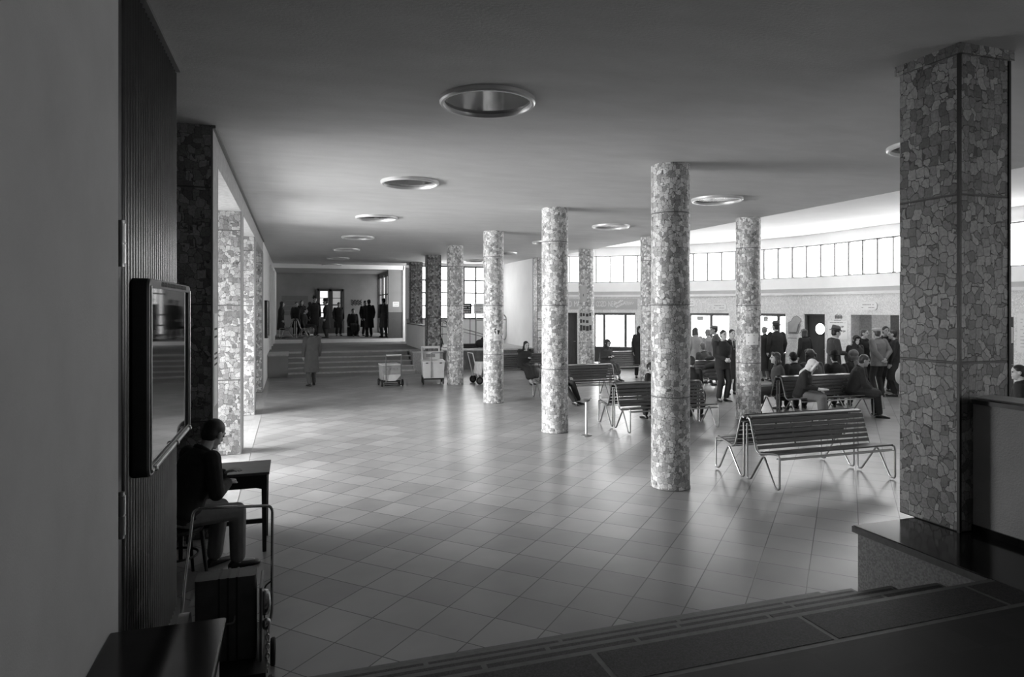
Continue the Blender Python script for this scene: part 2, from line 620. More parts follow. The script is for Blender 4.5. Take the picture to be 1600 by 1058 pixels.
MB().box(8.0, 14.5, -3.15, -3.13, 1.0, 3.6).build('glass_pane', 'fill_back', wo)

# ---- the curved counter wall of the ticket hall
WCX, WCY, WR, WX = 7.0, 15.2, 8.2, 15.2


def wp(s, z, d=0.0):
    """s runs along the wall, d is the distance into the hall"""
    if s <= WCY:
        return V((WX - d, s, z))
    a = (s - WCY) / WR
    r = WR - d
    return V((WCX + r * math.cos(a), WCY + r * math.sin(a), z))


def wframe(s, z, d=0.0):
    """local frame on the wall: x to the reader's right, z up, y into the wall"""
    a = max(0.0, (s - WCY) / WR)
    inw = V((-math.cos(a), -math.sin(a), 0))
    xr = V((math.sin(a), -math.cos(a), 0))
    m = Matrix((xr, -inw, V((0, 0, 1)))).transposed().to_4x4()
    m.translation = wp(s, z, d)
    return m


def wslab(mb, s0, s1, z0, z1, d0, d1, step=0.25):
    n = max(1, int(math.ceil((s1 - s0) / step)))
    rg = []
    for i in range(n + 1):
        s = s0 + (s1 - s0) * i / n
        rg.append([wp(s, z0, d0), wp(s, z1, d0), wp(s, z1, d1), wp(s, z0, d1)])
    return mb.loft(rg)


def wall_with_holes(s0, s1, z0, z1, holes, d0, d1):
    ss = sorted({s0, s1, *[h[0] for h in holes], *[h[1] for h in holes]})
    zs = sorted({z0, z1, *[min(max(h[2], z0), z1) for h in holes], *[min(max(h[3], z0), z1) for h in holes]})
    mb = MB()
    for a, b in zip(ss[:-1], ss[1:]):
        run = None
        for c, e in zip(zs[:-1], zs[1:]):
            sm, zm = (a + b) / 2, (c + e) / 2
            if any(h[0] < sm < h[1] and h[2] < zm < h[3] for h in holes):
                if run:
                    wslab(mb, a, b, run[0], run[1], d0, d1)
                run = None
            else:
                run = (run[0], e) if run else (c, e)
        if run:
            wslab(mb, a, b, run[0], run[1], d0, d1)
    return mb


S_END = 25.95
HEAD, SILL = 2.07, 0.82
W1 = (22.76, 24.26, 0.0, HEAD)
W2 = (19.38, 20.82, 0.0, HEAD)
W3 = (17.36, 18.78, 0.0, HEAD)
DL = (24.90, 25.45, 0.0, HEAD)
D1 = (15.94, 16.70, 0.0, HEAD)
NI = (13.40, 14.99, 0.0, HEAD)
D2 = (10.48, 11.30, 0.0, HEAD)
struct('wall_counter', wall_with_holes(-3.0, S_END, 0.0, 2.65, [W1, W2, W3, DL, D1, NI, D2], -0.25, 0.06), 'wall_stone')
lg = struct('trim_3', wslab(MB(), -3.0, S_END, 2.65, 2.73, -0.25, 0.10), 'white_paint')
wslab(MB(), -3.0, S_END, 2.73, 2.85, 0.0, 0.012).build('shadow_strip', 'sign_grey', lg)
struct('wall_clerestory', wall_with_holes(-3.0, S_END, 2.73, HIGH, [(9.2, S_END - 0.6, 3.19, 4.18)], -0.25, 0.0), 'white_plaster')
mb = MB()
s = 9.2
while s < S_END - 0.6:
    wslab(mb, s - 0.024, s + 0.024, 3.19, 4.18, -0.14, -0.06)
    s += 0.5
wslab(mb, 9.2, S_END - 0.6, 3.19, 3.22, -0.14, -0.06)
wslab(mb, 9.2, S_END - 0.6, 4.15, 4.18, -0.14, -0.06)
w_ = struct('window_1', mb, 'frame_grey')
wslab(MB(), 9.2, S_END - 0.6, 3.19, 4.18, -0.16, -0.145).build('glass_pane', 'day_clerestory', w_)


def counter_window(idx, s0, s1, mull, base=True):
    mb = MB()
    fr = 0.10
    edges = [s0] + mull + [s1]
    for e in edges:
        wslab(mb, max(s0, e - fr / 2), min(s1, e + fr / 2), SILL, HEAD, -0.16, -0.06)
    wslab(mb, s0, s1, HEAD - 0.09, HEAD, -0.16, -0.06)
    wslab(mb, s0, s1, SILL - 0.05, SILL, -0.2, 0.12)
    o = struct('window_%d' % idx, mb, 'window_frame')
    wslab(MB(), s0, s1, SILL, HEAD, -0.15, -0.135).build('glass_pane', 'day_counter', o)
    wslab(MB(), s0, s1, 0.0, SILL - 0.05, -0.2, -0.02).build('counter_front', 'door_wood', o)
    return o


w1 = counter_window(2, W1[0], W1[1], [23.13, 23.91])
w2 = counter_window(3, W2[0], W2[1], [20.06])
w3 = counter_window(4, W3[0], W3[1], [17.69])


def wcircle(name, s, z, r, th, mat, parent, arch=False, d=-0.125):
    f = wframe(s, z, d)
    if arch:
        pts = rounded([(-r, 0, -2.2 * r), (-r, 0, r), (r, 0, r), (r, 0, -2.2 * r)], r * 0.6, 6)
        mb = MB().tube([f @ V(p) for p in pts], th, 6)
    else:
        mb = MB().tube([f @ V((r * math.cos(t * PI / 12), 0, r * math.sin(t * PI / 12))) for t in range(24)], th, 6, closed=True)
    return mb.build(name, mat, parent, smooth=True)


wcircle('speaking_hole', 23.50, 1.50, 0.06, 0.009, 'sign_grey', w1)
wcircle('pay_hatch', 23.50, 1.08, 0.14, 0.014, 'frame_grey', w1, arch=True)
wcircle('speaking_hole', 20.45, 1.52, 0.06, 0.012, 'frame_grey', w2)
wcircle('speaking_hole', 18.03, 1.58, 0.07, 0.016, 'frame_grey', w3)


def wall_door(idx, s0, s1, disc=None, label=None):
    mb = MB()
    for a, b in ((s0, s0 + 0.05), (s1 - 0.05, s1)):
        wslab(mb, a, b, 0.0, HEAD, -0.2, 0.0)
    wslab(mb, s0, s1, HEAD - 0.05, HEAD, -0.2, 0.0)
    o = struct('door_%d' % idx, mb, 'window_frame')
    wslab(MB(), s0 + 0.05, s1 - 0.05, 0.0, HEAD - 0.05, -0.18, -0.12).build('leaf', 'door_wood', o)
    if disc:
        s, z, r, mat = disc
        f = wframe(s, z, -0.10)
        MB().loft([[f @ V((rr * math.cos(t * PI / 16), dd, rr * math.sin(t * PI / 16))) for t in range(32)] for rr, dd in ((r + .025, 0.02), (r + .025, -0.01), (r, -0.01), (r, 0.012))], cap=False).build('porthole_rim', 'dark_metal', o, smooth=True)
        MB().loft([[f @ V((r * math.cos(t * PI / 16), dd, r * math.sin(t * PI / 16))) for t in range(32)] for dd in (0.012, 0.004)]).build('porthole_glass', mat, o)
    f = wframe(s0 + 0.12, 1.0, -0.10)
    MB().tube([f @ V((0, 0, 0)), f @ V((0, -0.05, 0)), f @ V((0.1, -0.05, 0))], 0.010).build('door_handle', 'steel', o)
    return o


wall_door(2, DL[0], DL[1])
wall_door(3, D1[0], D1[1], (16.24, 1.62, 0.165, 'day_counter'))
wall_door(4, D2[0], D2[1], (10.66, 1.66, 0.185, 'sign_grey'))
# recess between the doors
mb = MB()
wslab(mb, NI[0], NI[1], 0.0, HEAD, -0.8, -0.7)
for a in NI[:2]:
    b0, b1 = (a - 0.1, a) if a == NI[0] else (a, a + 0.1)
    wslab(mb, b0, b1, 0.0, HEAD, -0.75, -0.25)
wslab(mb, NI[0] - .1, NI[1] + .1, HEAD, HEAD + 0.1, -0.8, -0.25)
mb.box(15.452, 15.90, 13.95, 14.10, 0.0, HEAD)
struct('wall_recess', mb, 'niche_stone')

# ---- columns
col_lab = {
    ('A', 1): 'big round stone column in front, nearest of the free-standing round columns',
    ('A', 2): 'round stone column beside the ashtray stand, second of its row',
    ('A', 3): 'round stone column with a small picture notice, third of its row',
    ('A', 4): 'round stone column between the white box cart and the slatted cart',
    ('B', 1): 'round stone column with a white card nailed on it, near the seated women',
    ('B', 2): 'round stone column partly hidden behind the biggest round column',
    ('B', 3): 'round stone column carrying a sheet of printed pictures',
}
for (row, k), lab in col_lab.items():
    x = XA if row == 'A' else XB
    mb = MB().cyl((0, 0), 0.243, 0.0, CEIL, 40)
    o = mb.build('stone_column', 'column_stone', smooth=True)
    o.location = (x, YG[k + (1 if row == 'B' else 0)], 0)
    o.rotation_euler = (0, 0, 0.9 * k + (2.0 if row == 'B' else 0))
    tag(o, lab, 'column', 'round stone columns', 'thing')
    MB().lathe([(0.249, 0.0), (0.249, 0.02), (0.244, 0.035)], 40).build('base_ring', 'column_stone', o, smooth=True)
    MB().box(0.238, 0.2455, -0.004, 0.004, 0.03, CEIL - 0.02).build('vertical_joint', 'border_stone', o)


def square_pillar(x, y, z0, mat, lab, hw=0.237, trim='dark_metal'):
    o = MB().box(-hw, hw, -hw, hw, 0, CEIL - z0).build('square_pillar', mat, bevel=0.006)
    o.location = (x, y, z0)
    tag(o, lab, 'pillar', 'square stone pillars', 'thing')
    for sx in (-1, 1):
        MB().box(sx * hw - 0.010, sx * hw + 0.010, -hw - 0.008, -hw + 0.012, 0, CEIL - z0).build('corner_strip', trim, o)
    return o


np_ = square_pillar(4.575, 3.60, PLAT + 0.002, 'pillar_stone', 'massive square stone pillar standing on the black slab at right')
MB().box(-0.26, 0.26, -0.26, 0.26, CEIL - PLAT - 0.07, CEIL - PLAT - 0.002).build('top_moulding', 'pillar_stone', np_)
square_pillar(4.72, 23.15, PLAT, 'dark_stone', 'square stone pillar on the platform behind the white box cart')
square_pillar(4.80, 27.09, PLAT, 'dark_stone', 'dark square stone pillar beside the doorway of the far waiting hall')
square_pillar(8.80, 23.15, 0.0, 'column_stone', 'square stone pillar with paper notices behind the slatted bench', trim='frame_grey')

# ---- far platform, flight and waiting hall
mb = MB()
for i in range(5):
    z = 0.15 * (i + 1)
    mb.box(-0.12, 3.95 - 0.02 * i, 22.50 + 0.25 * i, 24.0, z - 0.15, z - 0.035)
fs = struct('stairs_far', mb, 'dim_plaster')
mb = MB()
for i in range(5):
    z = 0.15 * (i + 1)
    y0 = 22.47 + 0.25 * i
    xs = [-0.12 + (3.98 + 0.12) * k / 4 for k in range(5)]
    for a, b in zip(xs[:-1], xs[1:]):
        mb.box(a + 0.004, b - 0.004, y0, y0 + 0.30 if i < 4 else 24.0, z - 0.035, z)
mb.build('tread', 'step_stone', fs)
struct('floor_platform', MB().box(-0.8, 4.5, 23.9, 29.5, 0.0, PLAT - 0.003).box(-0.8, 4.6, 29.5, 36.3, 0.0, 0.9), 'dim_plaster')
struct('trim_4', MB().box(-0.74, 4.66, 29.44, 29.50, PLAT, 0.9), 'white_paint')
fp = struct('wall_platform_left', MB().box(-0.74, -0.12, 22.72, 24.2, 0.0, 0.70), 'dim_plaster')
MB().box(-0.75, -0.10, 22.70, 24.2, 0.70, 0.75).build('slab', 'step_stone', fp)
fp = struct('wall_platform_right', MB().box(3.95, 5.0, 22.78, 24.2, 0.0, 0.70).box(4.5, 8.6, 23.34, 27.4, 0.0, 0.70), 'terrazzo')
MB().box(3.93, 5.02, 22.76, 24.2, 0.70, 0.75).box(4.5, 8.6, 23.31, 27.4, 0.70, 0.75).build('slab', 'step_stone', fp)
mb = MB()
for i in range(11):
    xa = 5.03 + 0.322 * i
    mb.box(xa + 0.005, xa + 0.317, 23.325, 23.34, 0.02, 0.70)
mb.build('marble_facing', 'marble', fp)
bl = struct('wall_balustrade_far', MB().box(4.42, 4.54, 23.4, 26.85, PLAT, 1.60), 'white_plaster')
MB().box(4.40, 4.56, 23.4, 26.85, 1.60, 1.64).build('capping', 'step_edge', bl)

# alcove with the big window
struct('wall_alcove', MB().box(4.5, 9.1, 27.35, 27.55, PLAT, 1.80).box(4.5, 9.1, 27.35, 27.55, 4.0, CEIL).box(7.95, 9.1, 27.35, 27.55, 1.80, 4.0), 'white_plaster')
struct('wall_alcove_side', MB().box(8.55, 8.75, 23.39, 27.35, 0.0, CEIL), 'white_plaster')
mb = MB()
for i in range(7):
    x = 4.86 + 0.515 * i
    mb.box(x - 0.03, x + 0.03, 27.36, 27.43, 1.80, 4.0)
for z in (1.80, 2.33, 2.87, 3.40, 3.97):
    mb.box(4.8, 7.95, 27.38, 27.43, z - 0.028, z + 0.028)
mb.box(4.7, 7.98, 27.30, 27.40, 1.76, 1.80)
wo = struct('window_9', mb, 'window_frame')
MB().box(4.8, 7.95, 27.44, 27.45, 1.80, 4.0).build('glass_pane', 'day_alcove', wo)

# far waiting hall
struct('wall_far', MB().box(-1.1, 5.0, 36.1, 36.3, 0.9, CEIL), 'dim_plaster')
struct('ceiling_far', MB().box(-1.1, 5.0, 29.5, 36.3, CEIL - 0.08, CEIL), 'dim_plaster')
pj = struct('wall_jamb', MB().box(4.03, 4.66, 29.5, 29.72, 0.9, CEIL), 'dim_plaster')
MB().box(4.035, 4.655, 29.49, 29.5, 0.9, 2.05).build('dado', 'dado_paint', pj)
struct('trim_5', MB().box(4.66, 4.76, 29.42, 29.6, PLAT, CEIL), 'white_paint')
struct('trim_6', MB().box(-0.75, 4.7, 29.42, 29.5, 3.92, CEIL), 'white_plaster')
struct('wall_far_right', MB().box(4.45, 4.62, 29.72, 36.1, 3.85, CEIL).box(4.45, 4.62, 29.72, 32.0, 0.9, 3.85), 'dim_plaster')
for i, (y0, y1) in enumerate(((32.1, 33.4), (33.55, 34.75), (34.9, 36.05))):
    mb = MB()
    for y in (y0, y1):
        mb.box(4.40, 4.52, y - 0.05, y + 0.05, 0.9, 3.85)
    for z in (0.95, 1.4, 1.9, 2.9, 3.8):
        mb.box(4.43, 4.50, y0, y1, z - 0.025, z + 0.025)
    wo = struct('window_%d' % (10 + i), mb, 'window_frame')
    MB().box(4.52, 4.535, y0, y1, 0.9, 3.85).build('glass_pane', 'day_far', wo)
# glazed double door in the far wall
mb = MB()
xa, xb = 1.27, 2.55
for x in (xa, (xa + xb) / 2, xb):
    mb.box(x - 0.07, x + 0.07, 36.0, 36.1, 0.9, 3.2)
mb.box(xa, xb, 36.0, 36.1, 3.1, 3.22).box(xa, xb, 36.02, 36.1, 0.9, 1.75)
mb.box(xa, xb, 36.02, 36.1, 2.35, 2.41).box(xa, xb, 36.02, 36.1, 1.95, 2.0).box(xa, xb, 36.02, 36.1, 2.72, 2.75)
do = struct('door_5', mb, 'door_wood')
MB().box(xa + 0.13, (xa + xb) / 2 - 0.13, 36.05, 36.07, 1.75, 3.1).build('glass_pane', 'day_far_door', do)
MB().box((xa + xb) / 2 + 0.13, xb - 0.13, 36.05, 36.07, 1.75, 3.1).build('glass_pane', 'dim_pane', do)

# ---- ceiling lamps: metal ring round a glass disc
lamp_lab = ['big round ceiling lamp nearest the camera, a metal ring round dark glass',
            'round ceiling lamp above the floor, second of the row along the arcade',
            'round ceiling lamp, third of the row along the arcade',
            'round ceiling lamp, fourth of the row along the arcade',
            'small far round ceiling lamp, fifth of the row along the arcade',
            'tiny far round ceiling lamp, sixth of the row, over the steps',
            'tiniest round ceiling lamp, last of the row, before the waiting hall']
lamp_lab2 = ['round ceiling lamp right of the big round column, above the benches',
             'round ceiling lamp between the two middle round columns',
             'small round ceiling lamp just left of the column with the ashtray',
             'small round ceiling lamp right of the column with the picture notice',
             'round ceiling lamp in front of the alcove window']


def ceiling_lamp(x, y, lab):
    o = thing('ceiling_lamp', lab, 'ceiling lamp', (x, y, CEIL), 0, 'round ceiling lamps')
    MB().lathe([(0.372, 0.0), (0.376, -0.030), (0.385, -0.045), (0.405, -0.045), (0.418, -0.030), (0.420, 0.0)], 40, closed=True).build('ring', 'ring_metal', o, smooth=True)
    MB().cyl((0, 0), 0.376, -0.012, -0.004, 40).build('glass_disc', 'lamp_glass', o)
    return o


for i, lab in enumerate(lamp_lab):
    ceiling_lamp(1.62, 5.58 + 4.0 * i - (0.0 if i < 4 else 0.04 * i), lab)
for i, lab in enumerate(lamp_lab2):
    ceiling_lamp(6.75, 9.49 + 3.9 * i, lab)
ceiling_lamp(6.75, 5.59, 'round ceiling lamp half hidden by the massive square pillar')

# ================================================================== benches
def bench_frame_pts(sx, sgn):
    """one bent steel tube: back loop, seat, front leg, W of legs, centre post"""
    P = [(-0.035, 0.74), (-0.035, 0.02), (-0.10, 0.02), (-0.36, 0.385), (-0.575, 0.015), (-0.65, 0.015), (-0.65, 0.435),
         (-0.56, 0.44), (-0.27, 0.385), (-0.215, 0.42), (-0.095, 0.80), (-0.035, 0.83)]
    pts = [(sx, sgn * y, z + 0.012) for y, z in P]
    return rounded(pts + [pts[0]], 0.055, 4)[:-1]


BENCH_HALF = 0.93


def make_bench(name, label, group, double=True):
    root = thing(name, label, 'bench', group=group)
    for sgn in ((1, -1) if double else (1,)):
        for sx in (-BENCH_HALF, BENCH_HALF):
            MB().tube(bench_frame_pts(sx, sgn), 0.0135, 8).build('tube_frame', 'steel', root, smooth=True, angle=1.2)
        # seat slats
        mb = MB()
        a, b = V((-0.635, 0.452)), V((-0.275, 0.402))
        d = (b - a).normalized()
        nrm = V((-d.y, d.x)) if d.x > 0 else V((d.y, -d.x))
        for i in range(4):
            p = a + d * (i * 0.092)
            q = p + d * 0.082
            pts = [p, q, q + nrm * 0.022, p + nrm * 0.022]
            mb.loft([[(x, sgn * t.x, t.y) for t in pts] for x in (-BENCH_HALF + 0.012, BENCH_HALF - 0.012)])
        mb.build('seat', 'bench_wood', root, bevel=0.005)
        # back slats
        mb = MB()
        a, b = V((-0.232, 0.44)), V((-0.108, 0.815))
        d = (b - a).normalized()
        nrm = V((-d.y, d.x))
        for i in range(6):
            p = a + d * (i * 0.066)
            q = p + d * (0.048 if i < 5 else 0.062)
            pts = [p, q, q + nrm * 0.020, p + nrm * 0.020]
            mb.loft([[(x, sgn * t.x, t.y) for t in pts] for x in (-BENCH_HALF + 0.012, BENCH_HALF - 0.012)])
        for x in (-0.31, 0.31):
            pts = [a - nrm * 0.001, a + d * 0.39 - nrm * 0.001, a + d * 0.39 + nrm * 0.006, a + nrm * 0.006]
            mb.loft([[(xx, sgn * t.x, t.y) for t in pts] for xx in (x - 0.012, x + 0.012)])
        pts = [V((-0.115, 0.826)), V((-0.035, 0.846)), V((-0.035, 0.862)), V((-0.105, 0.848))]
        mb.loft([[(x, sgn * t.x, t.y) for t in pts] for x in (-BENCH_HALF + 0.012, BENCH_HALF - 0.012)])
        mb.build('backrest', 'bench_wood', root, bevel=0.004)
        mb = MB()
        for y, z in ((-0.645, 0.395), (-0.60, 0.40)):
            mb.tube([(-BENCH_HALF, sgn * y, z), (BENCH_HALF, sgn * y, z)], 0.008, 6)
        mb.tube([(-BENCH_HALF, sgn * -0.30, 0.385), (BENCH_HALF, sgn * -0.30, 0.385)], 0.008, 6)
        mb.build('under_rail', 'steel', root, smooth=True)
    return root


B1 = (6.66, 7.43)
B2 = (6.70, 11.33)
B3 = (10.53, 11.40)
B4 = (6.75, 15.25)
B5 = (10.35, 19.35)
B6 = (10.50, 15.40)
B7 = (6.75, 19.30)
B8 = (10.53, 7.40)
GB = 'double slatted benches in the hall'
bench0 = make_bench('slatted_bench', 'empty dark slatted double bench nearest the camera, beside the massive square pillar', GB)
bench0.location = (*B1, 0)
copy_thing(bench0, (*B2, 0), 0, 'slatted double bench crossed by the biggest round column, behind the empty front bench')
copy_thing(bench0, (*B3, 0), 0, 'slatted double bench where the woman in a white headscarf sits', GB)
copy_thing(bench0, (*B4, 0), 0, 'slatted double bench right behind the column with the ashtray', GB)
copy_thing(bench0, (*B5, 0), 0, 'slatted double bench under the wide counter window, with a woman in a dark headscarf', GB)
copy_thing(bench0, (*B6, 0), 0, 'slatted double bench behind the standing man in a dark suit', GB)
copy_thing(bench0, (*B7, 0), 0, 'dark slatted bench where the long-haired woman in a black coat sits', GB)
copy_thing(bench0, (*B8, 0), 0, 'slatted bench behind the near balustrade at far right', GB)
copy_thing(bench0, (0.15, 31.6, 0.9), PI / 2, 'tube-framed bench in the dark far waiting hall', GB)

# ================================================================== near left: display case, table, chair
dc = thing('display_case', 'large glazed metal display case hung on the ribbed door leaf', 'display case', (-0.82, 4.80, 1.91), 0)


def framed_case(root, L, H, d):
    hl, hh = L / 2, H / 2
    path = rounded([(0, -hl, -hh), (0, hl, -hh), (0, hl, hh), (0, -hl, hh)], 0.06, 5, closed=True)
    inner = rounded([(0, -hl + .05, -hh + .05), (0, hl - .05, -hh + .05), (0, hl - .05, hh - .05), (0, -hl + .05, hh - .05)], 0.012, 5, closed=True)

    def sh(p, x, k=1.0):
        return [(x, q[1] * k, q[2] * k) for q in p]
    MB().loft([sh(path, 0.0), sh(path, d)], cap=False).loft([sh(path, 0.0), sh(path, 0.005)]).build('case_body', 'dark_metal', root, smooth=True)
    MB().loft([sh(path, d - 0.002), sh(path, d + 0.012, 0.992), sh(path, d + 0.014, 0.985), sh(inner, d + 0.006), sh(inner, d - 0.004)], cap=False).build('front_frame', 'dull_steel', root, smooth=True, angle=0.4)
    MB().loft([sh(inner, d - 0.008, 1.02), sh(inner, d - 0.002, 1.02)]).build('glass_front', 'case_glass', root)
    mb = MB()
    mb.tube([(d + 0.012, -hl + 0.052, -hh + 0.04), (d + 0.012, -hl + 0.052, hh - 0.04)], 0.007, 8)
    mb.tube([(d + 0.012, hl - 0.03, -hh + 0.04), (d + 0.012, hl - 0.03, hh - 0.04)], 0.007, 8)
    mb.tube([(d + 0.013, -hl + 0.05, -hh + 0.03), (d + 0.013, hl - 0.03, -hh + 0.03)], 0.012, 8)
    mb.build('edge_bead', 'steel', root, smooth=True)
    mb = MB()
    for y in (-hl + 0.12, 0.1, hl - 0.1):
        mb.ball((d + 0.022, y, -hh + 0.03), 0.016, 10, 6)
    mb.build('catch', 'steel', root, smooth=True)


framed_case(dc, 1.53, 1.09, 0.075)
mb = MB()
random.seed(3)
y = -0.40
while y < 0.52:
    w = random.choice((0.03, 0.045, 0.02, 0.035))
    mb.box(0.088, 0.0895, y, y + w, 0.508, 0.535)
    y += w + random.choice((0.008, 0.02))
mb.box(0.088, 0.0892, -0.40, 0.52, 0.518, 0.524)
mb.build('print', 'ink', dc)
dc2 = thing('display_case', 'narrow framed wall case on the plain left wall beyond the arcade', 'display case', (XL, 21.3, 1.93), 0)
framed_case(dc2, 1.7, 1.1, 0.07)

tb = thing('side_table', 'small wooden table against the first arcade pillar, beside the seated dark figure', 'table', (-0.60, 6.90, 0))
MB().box(-0.42, 0.40, -0.265, 0.265, 0.725, 0.75).build('tabletop', 'table_wood', tb, bevel=0.004)
mb = MB()
for y0, y1 in ((-0.235, -0.215), (0.215, 0.235)):
    mb.faces([(-0.37, y0, 0.725), (0.36, y0, 0.725), (0.36, y0, 0.58), (0.28, y0, 0.60), (-0.29, y0, 0.60), (-0.37, y0, 0.58),
              (-0.37, y1, 0.725), (0.36, y1, 0.725), (0.36, y1, 0.58), (0.28, y1, 0.60), (-0.29, y1, 0.60), (-0.37, y1, 0.58)],
             [(0, 1, 2, 3, 4, 5), (11, 10, 9, 8, 7, 6)] + [(i, (i + 1) % 6, 6 + (i + 1) % 6, 6 + i) for i in range(6)])
mb.box(0.34, 0.36, -0.235, 0.235, 0.60, 0.725).box(-0.37, -0.35, -0.235, 0.235, 0.60, 0.725)
mb.build('apron', 'black_wood', tb)
for sx in (-1, 1):
    for sy in (-1, 1):
        MB().loft([[(sx * 0.355 + a * w, sy * 0.225 + b * w, z) for a, b in ((-1, -1), (1, -1), (1, 1), (-1, 1))] for z, w in ((0.725, 0.026), (0.0, 0.017))]).build('leg', 'black_wood', tb)
MB().box(-0.35, 0.35, -0.24, -0.215, 0.27, 0.31).build('stretcher', 'black_wood', tb)

CHX, CHY = -0.90, 6.12
ch = thing('bentwood_chair', 'dark bentwood chair under the seated person by the small table', 'chair', (CHX, CHY, 0), -PI / 2 + 0.45)
MB().lathe([(0.0, 0.445), (0.17, 0.440), (0.195, 0.445), (0.20, 0.46), (0.19, 0.472), (0.0, 0.465)], 28).build('seat', 'black_wood', ch, smooth=True)
for x, y in ((-0.15, 0.14), (0.15, 0.14)):
    MB().tube([(x, y, 0.445), (x * 1.1, y * 1.15, 0.2), (x * 1.2, y * 1.3, 0.0)], [0.018, 0.016, 0.012], 8).build('leg', 'black_wood', ch, smooth=True)
for x in (-0.15, 0.15):
    MB().tube([(x * 1.15, -0.22, 0.0), (x, -0.16, 0.44), (x * 1.0, -0.21, 0.66), (x * 0.8, -0.235, 0.84)], [0.013, 0.017, 0.015, 0.013], 8).build('leg', 'black_wood', ch, smooth=True)
MB().tube(rounded([(-0.12, -0.235, 0.84), (-0.10, -0.25, 0.93), (0.10, -0.25, 0.93), (0.12, -0.235, 0.84)], 0.08, 5), 0.013, 8).tube(rounded([(-0.08, -0.19, 0.46), (-0.06, -0.235, 0.86), (0.06, -0.235, 0.86), (0.08, -0.19, 0.46)], 0.06, 5), 0.010, 8).build('backrest', 'black_wood', ch, smooth=True)
MB().tube([(0.165 * math.cos(t * PI / 12), 0.165 * math.sin(t * PI / 12) - 0.01, 0.24) for t in range(24)], 0.010, 8, closed=True).build('ring_stretcher', 'black_wood', ch, smooth=True)

# ================================================================== trolleys
def wheel(root, x, y, r, name='wheel', w=0.03, mat='rubber'):
    m4 = Matrix.Translation((x, y, r)) @ Matrix.Rotation(PI / 2, 4, 'Y')
    o = MB().lathe([(r * 0.62, -w / 2), (r * 0.92, -w / 2), (r, -w / 4), (r, w / 4), (r * 0.92, w / 2), (r * 0.62, w / 2)], 20, M4=m4, closed=True).build(name, mat, root, smooth=True)
    MB().lathe([(0.0, -w / 2.2), (r * 0.25, -w / 2.2), (r * 0.64, -w / 5), (r * 0.64, w / 5), (r * 0.25, w / 2.2), (0.0, w / 2.2)], 16, M4=m4).build('hub', 'dull_steel', o, smooth=True)
    return o


# near trolley with hoop handle, suitcase-like box and a hanging chain
t0 = thing('luggage_cart', 'near luggage cart with a tall chrome hoop handle and leather box, beside the seated person', 'cart', (-0.365, 4.32, 0), 0.0)
MB().box(-0.225, 0.225, -0.32, 0.34, 0.20, 0.235).box(-0.225, -0.20, -0.36, 0.36, 0.14, 0.20).box(0.20, 0.225, -0.36, 0.36, 0.14, 0.20).build('chassis', 'dark_metal', t0)
MB().tube(rounded([(-0.290, 0.20, 0.26), (-0.275, 0.28, 0.55), (-0.235, 0.385, 1.0), (0.245, 0.30, 1.0), (0.243, 0.26, 0.30), (0.21, 0.22, 0.22)], 0.045, 6), 0.0095, 10).build('hoop_handle', 'chrome', t0, smooth=True)
boxring = rounded([(-0.165, -0.13, 0), (0.165, -0.13, 0), (0.165, 0.02, 0), (-0.165, 0.02, 0)], 0.02, 3, closed=True)
bx = MB().loft([[(q.x, q.y, z) for q in boxring] for z in (0.237, 0.72)]).build('leather_box', 'leather', t0)
for x in (-0.035, 0.012, 0.06):
    MB().box(x - 0.006, x + 0.006, -0.134, 0.024, 0.24, 0.724).build('strap', 'black_wood', bx)
MB().tube(rounded([(-0.02, -0.135, 0.50), (-0.02, -0.165, 0.47), (0.05, -0.165, 0.47), (0.05, -0.135, 0.50)], 0.02, 4), 0.006, 6).build('grip', 'dull_steel', bx, smooth=True)
for x, y in ((-0.25, 0.22), (0.25, 0.22), (-0.25, -0.24), (0.25, -0.24)):
    wheel(t0, x, y, 0.085)
fe = MB()
fe.loft([[(x, -0.02 + (0.13 + t_) * math.cos(a), 0.30 + (0.20 + t_) * math.sin(a)) for a in [PI * k / 14 for k in range(15)]] for x, t_ in ((-0.262, 0.0), (-0.205, 0.0))], cap=False)
fe.build('mudguard', 'cart_white', t0, smooth=True)
MB().box(0.185, 0.20, -0.18, 0.10, 0.23, 0.66).build('side_plate', 'dull_steel', t0, bevel=0.004)
ln = MB().lathe([(0.0, 0.62), (0.018, 0.615), (0.030, 0.58), (0.034, 0.53), (0.030, 0.49), (0.018, 0.47), (0.0, 0.465)], 16, c=(0.215, -0.10, 0.0)).lathe([(0.0, 0.46), (0.022, 0.45), (0.028, 0.43), (0.02, 0.40), (0.0, 0.395)], 14, c=(0.222, -0.13, 0.0)).build('chrome_buffer', 'chrome', t0, smooth=True)
mb = MB()
z, i = 0.405, 0
while z > 0.16:
    m4 = Matrix.Translation((0.228, -0.14 - 0.003 * i, z)) @ Matrix.Rotation(PI / 2 if i % 2 else 0.3, 4, 'Z') @ Matrix.Rotation(PI / 2, 4, 'X')
    mb.tube([(0.010 * math.cos(t * PI / 6), 0.017 * math.sin(t * PI / 6), 0) for t in range(12)], 0.0038, 6, closed=True, M4=m4)
    z -= 0.026
    i += 1
mb.build('chain', 'chrome', t0, smooth=True)
# a bicycle-style hook and cable beside the handle
MB().tube(rounded([(0.24, 0.27, 0.52), (0.20, 0.25, 0.50), (0.19, 0.2, 0.40), (0.21, 0.12, 0.30)], 0.03, 4), 0.005, 6).build('cable', 'rubber', t0, smooth=True)

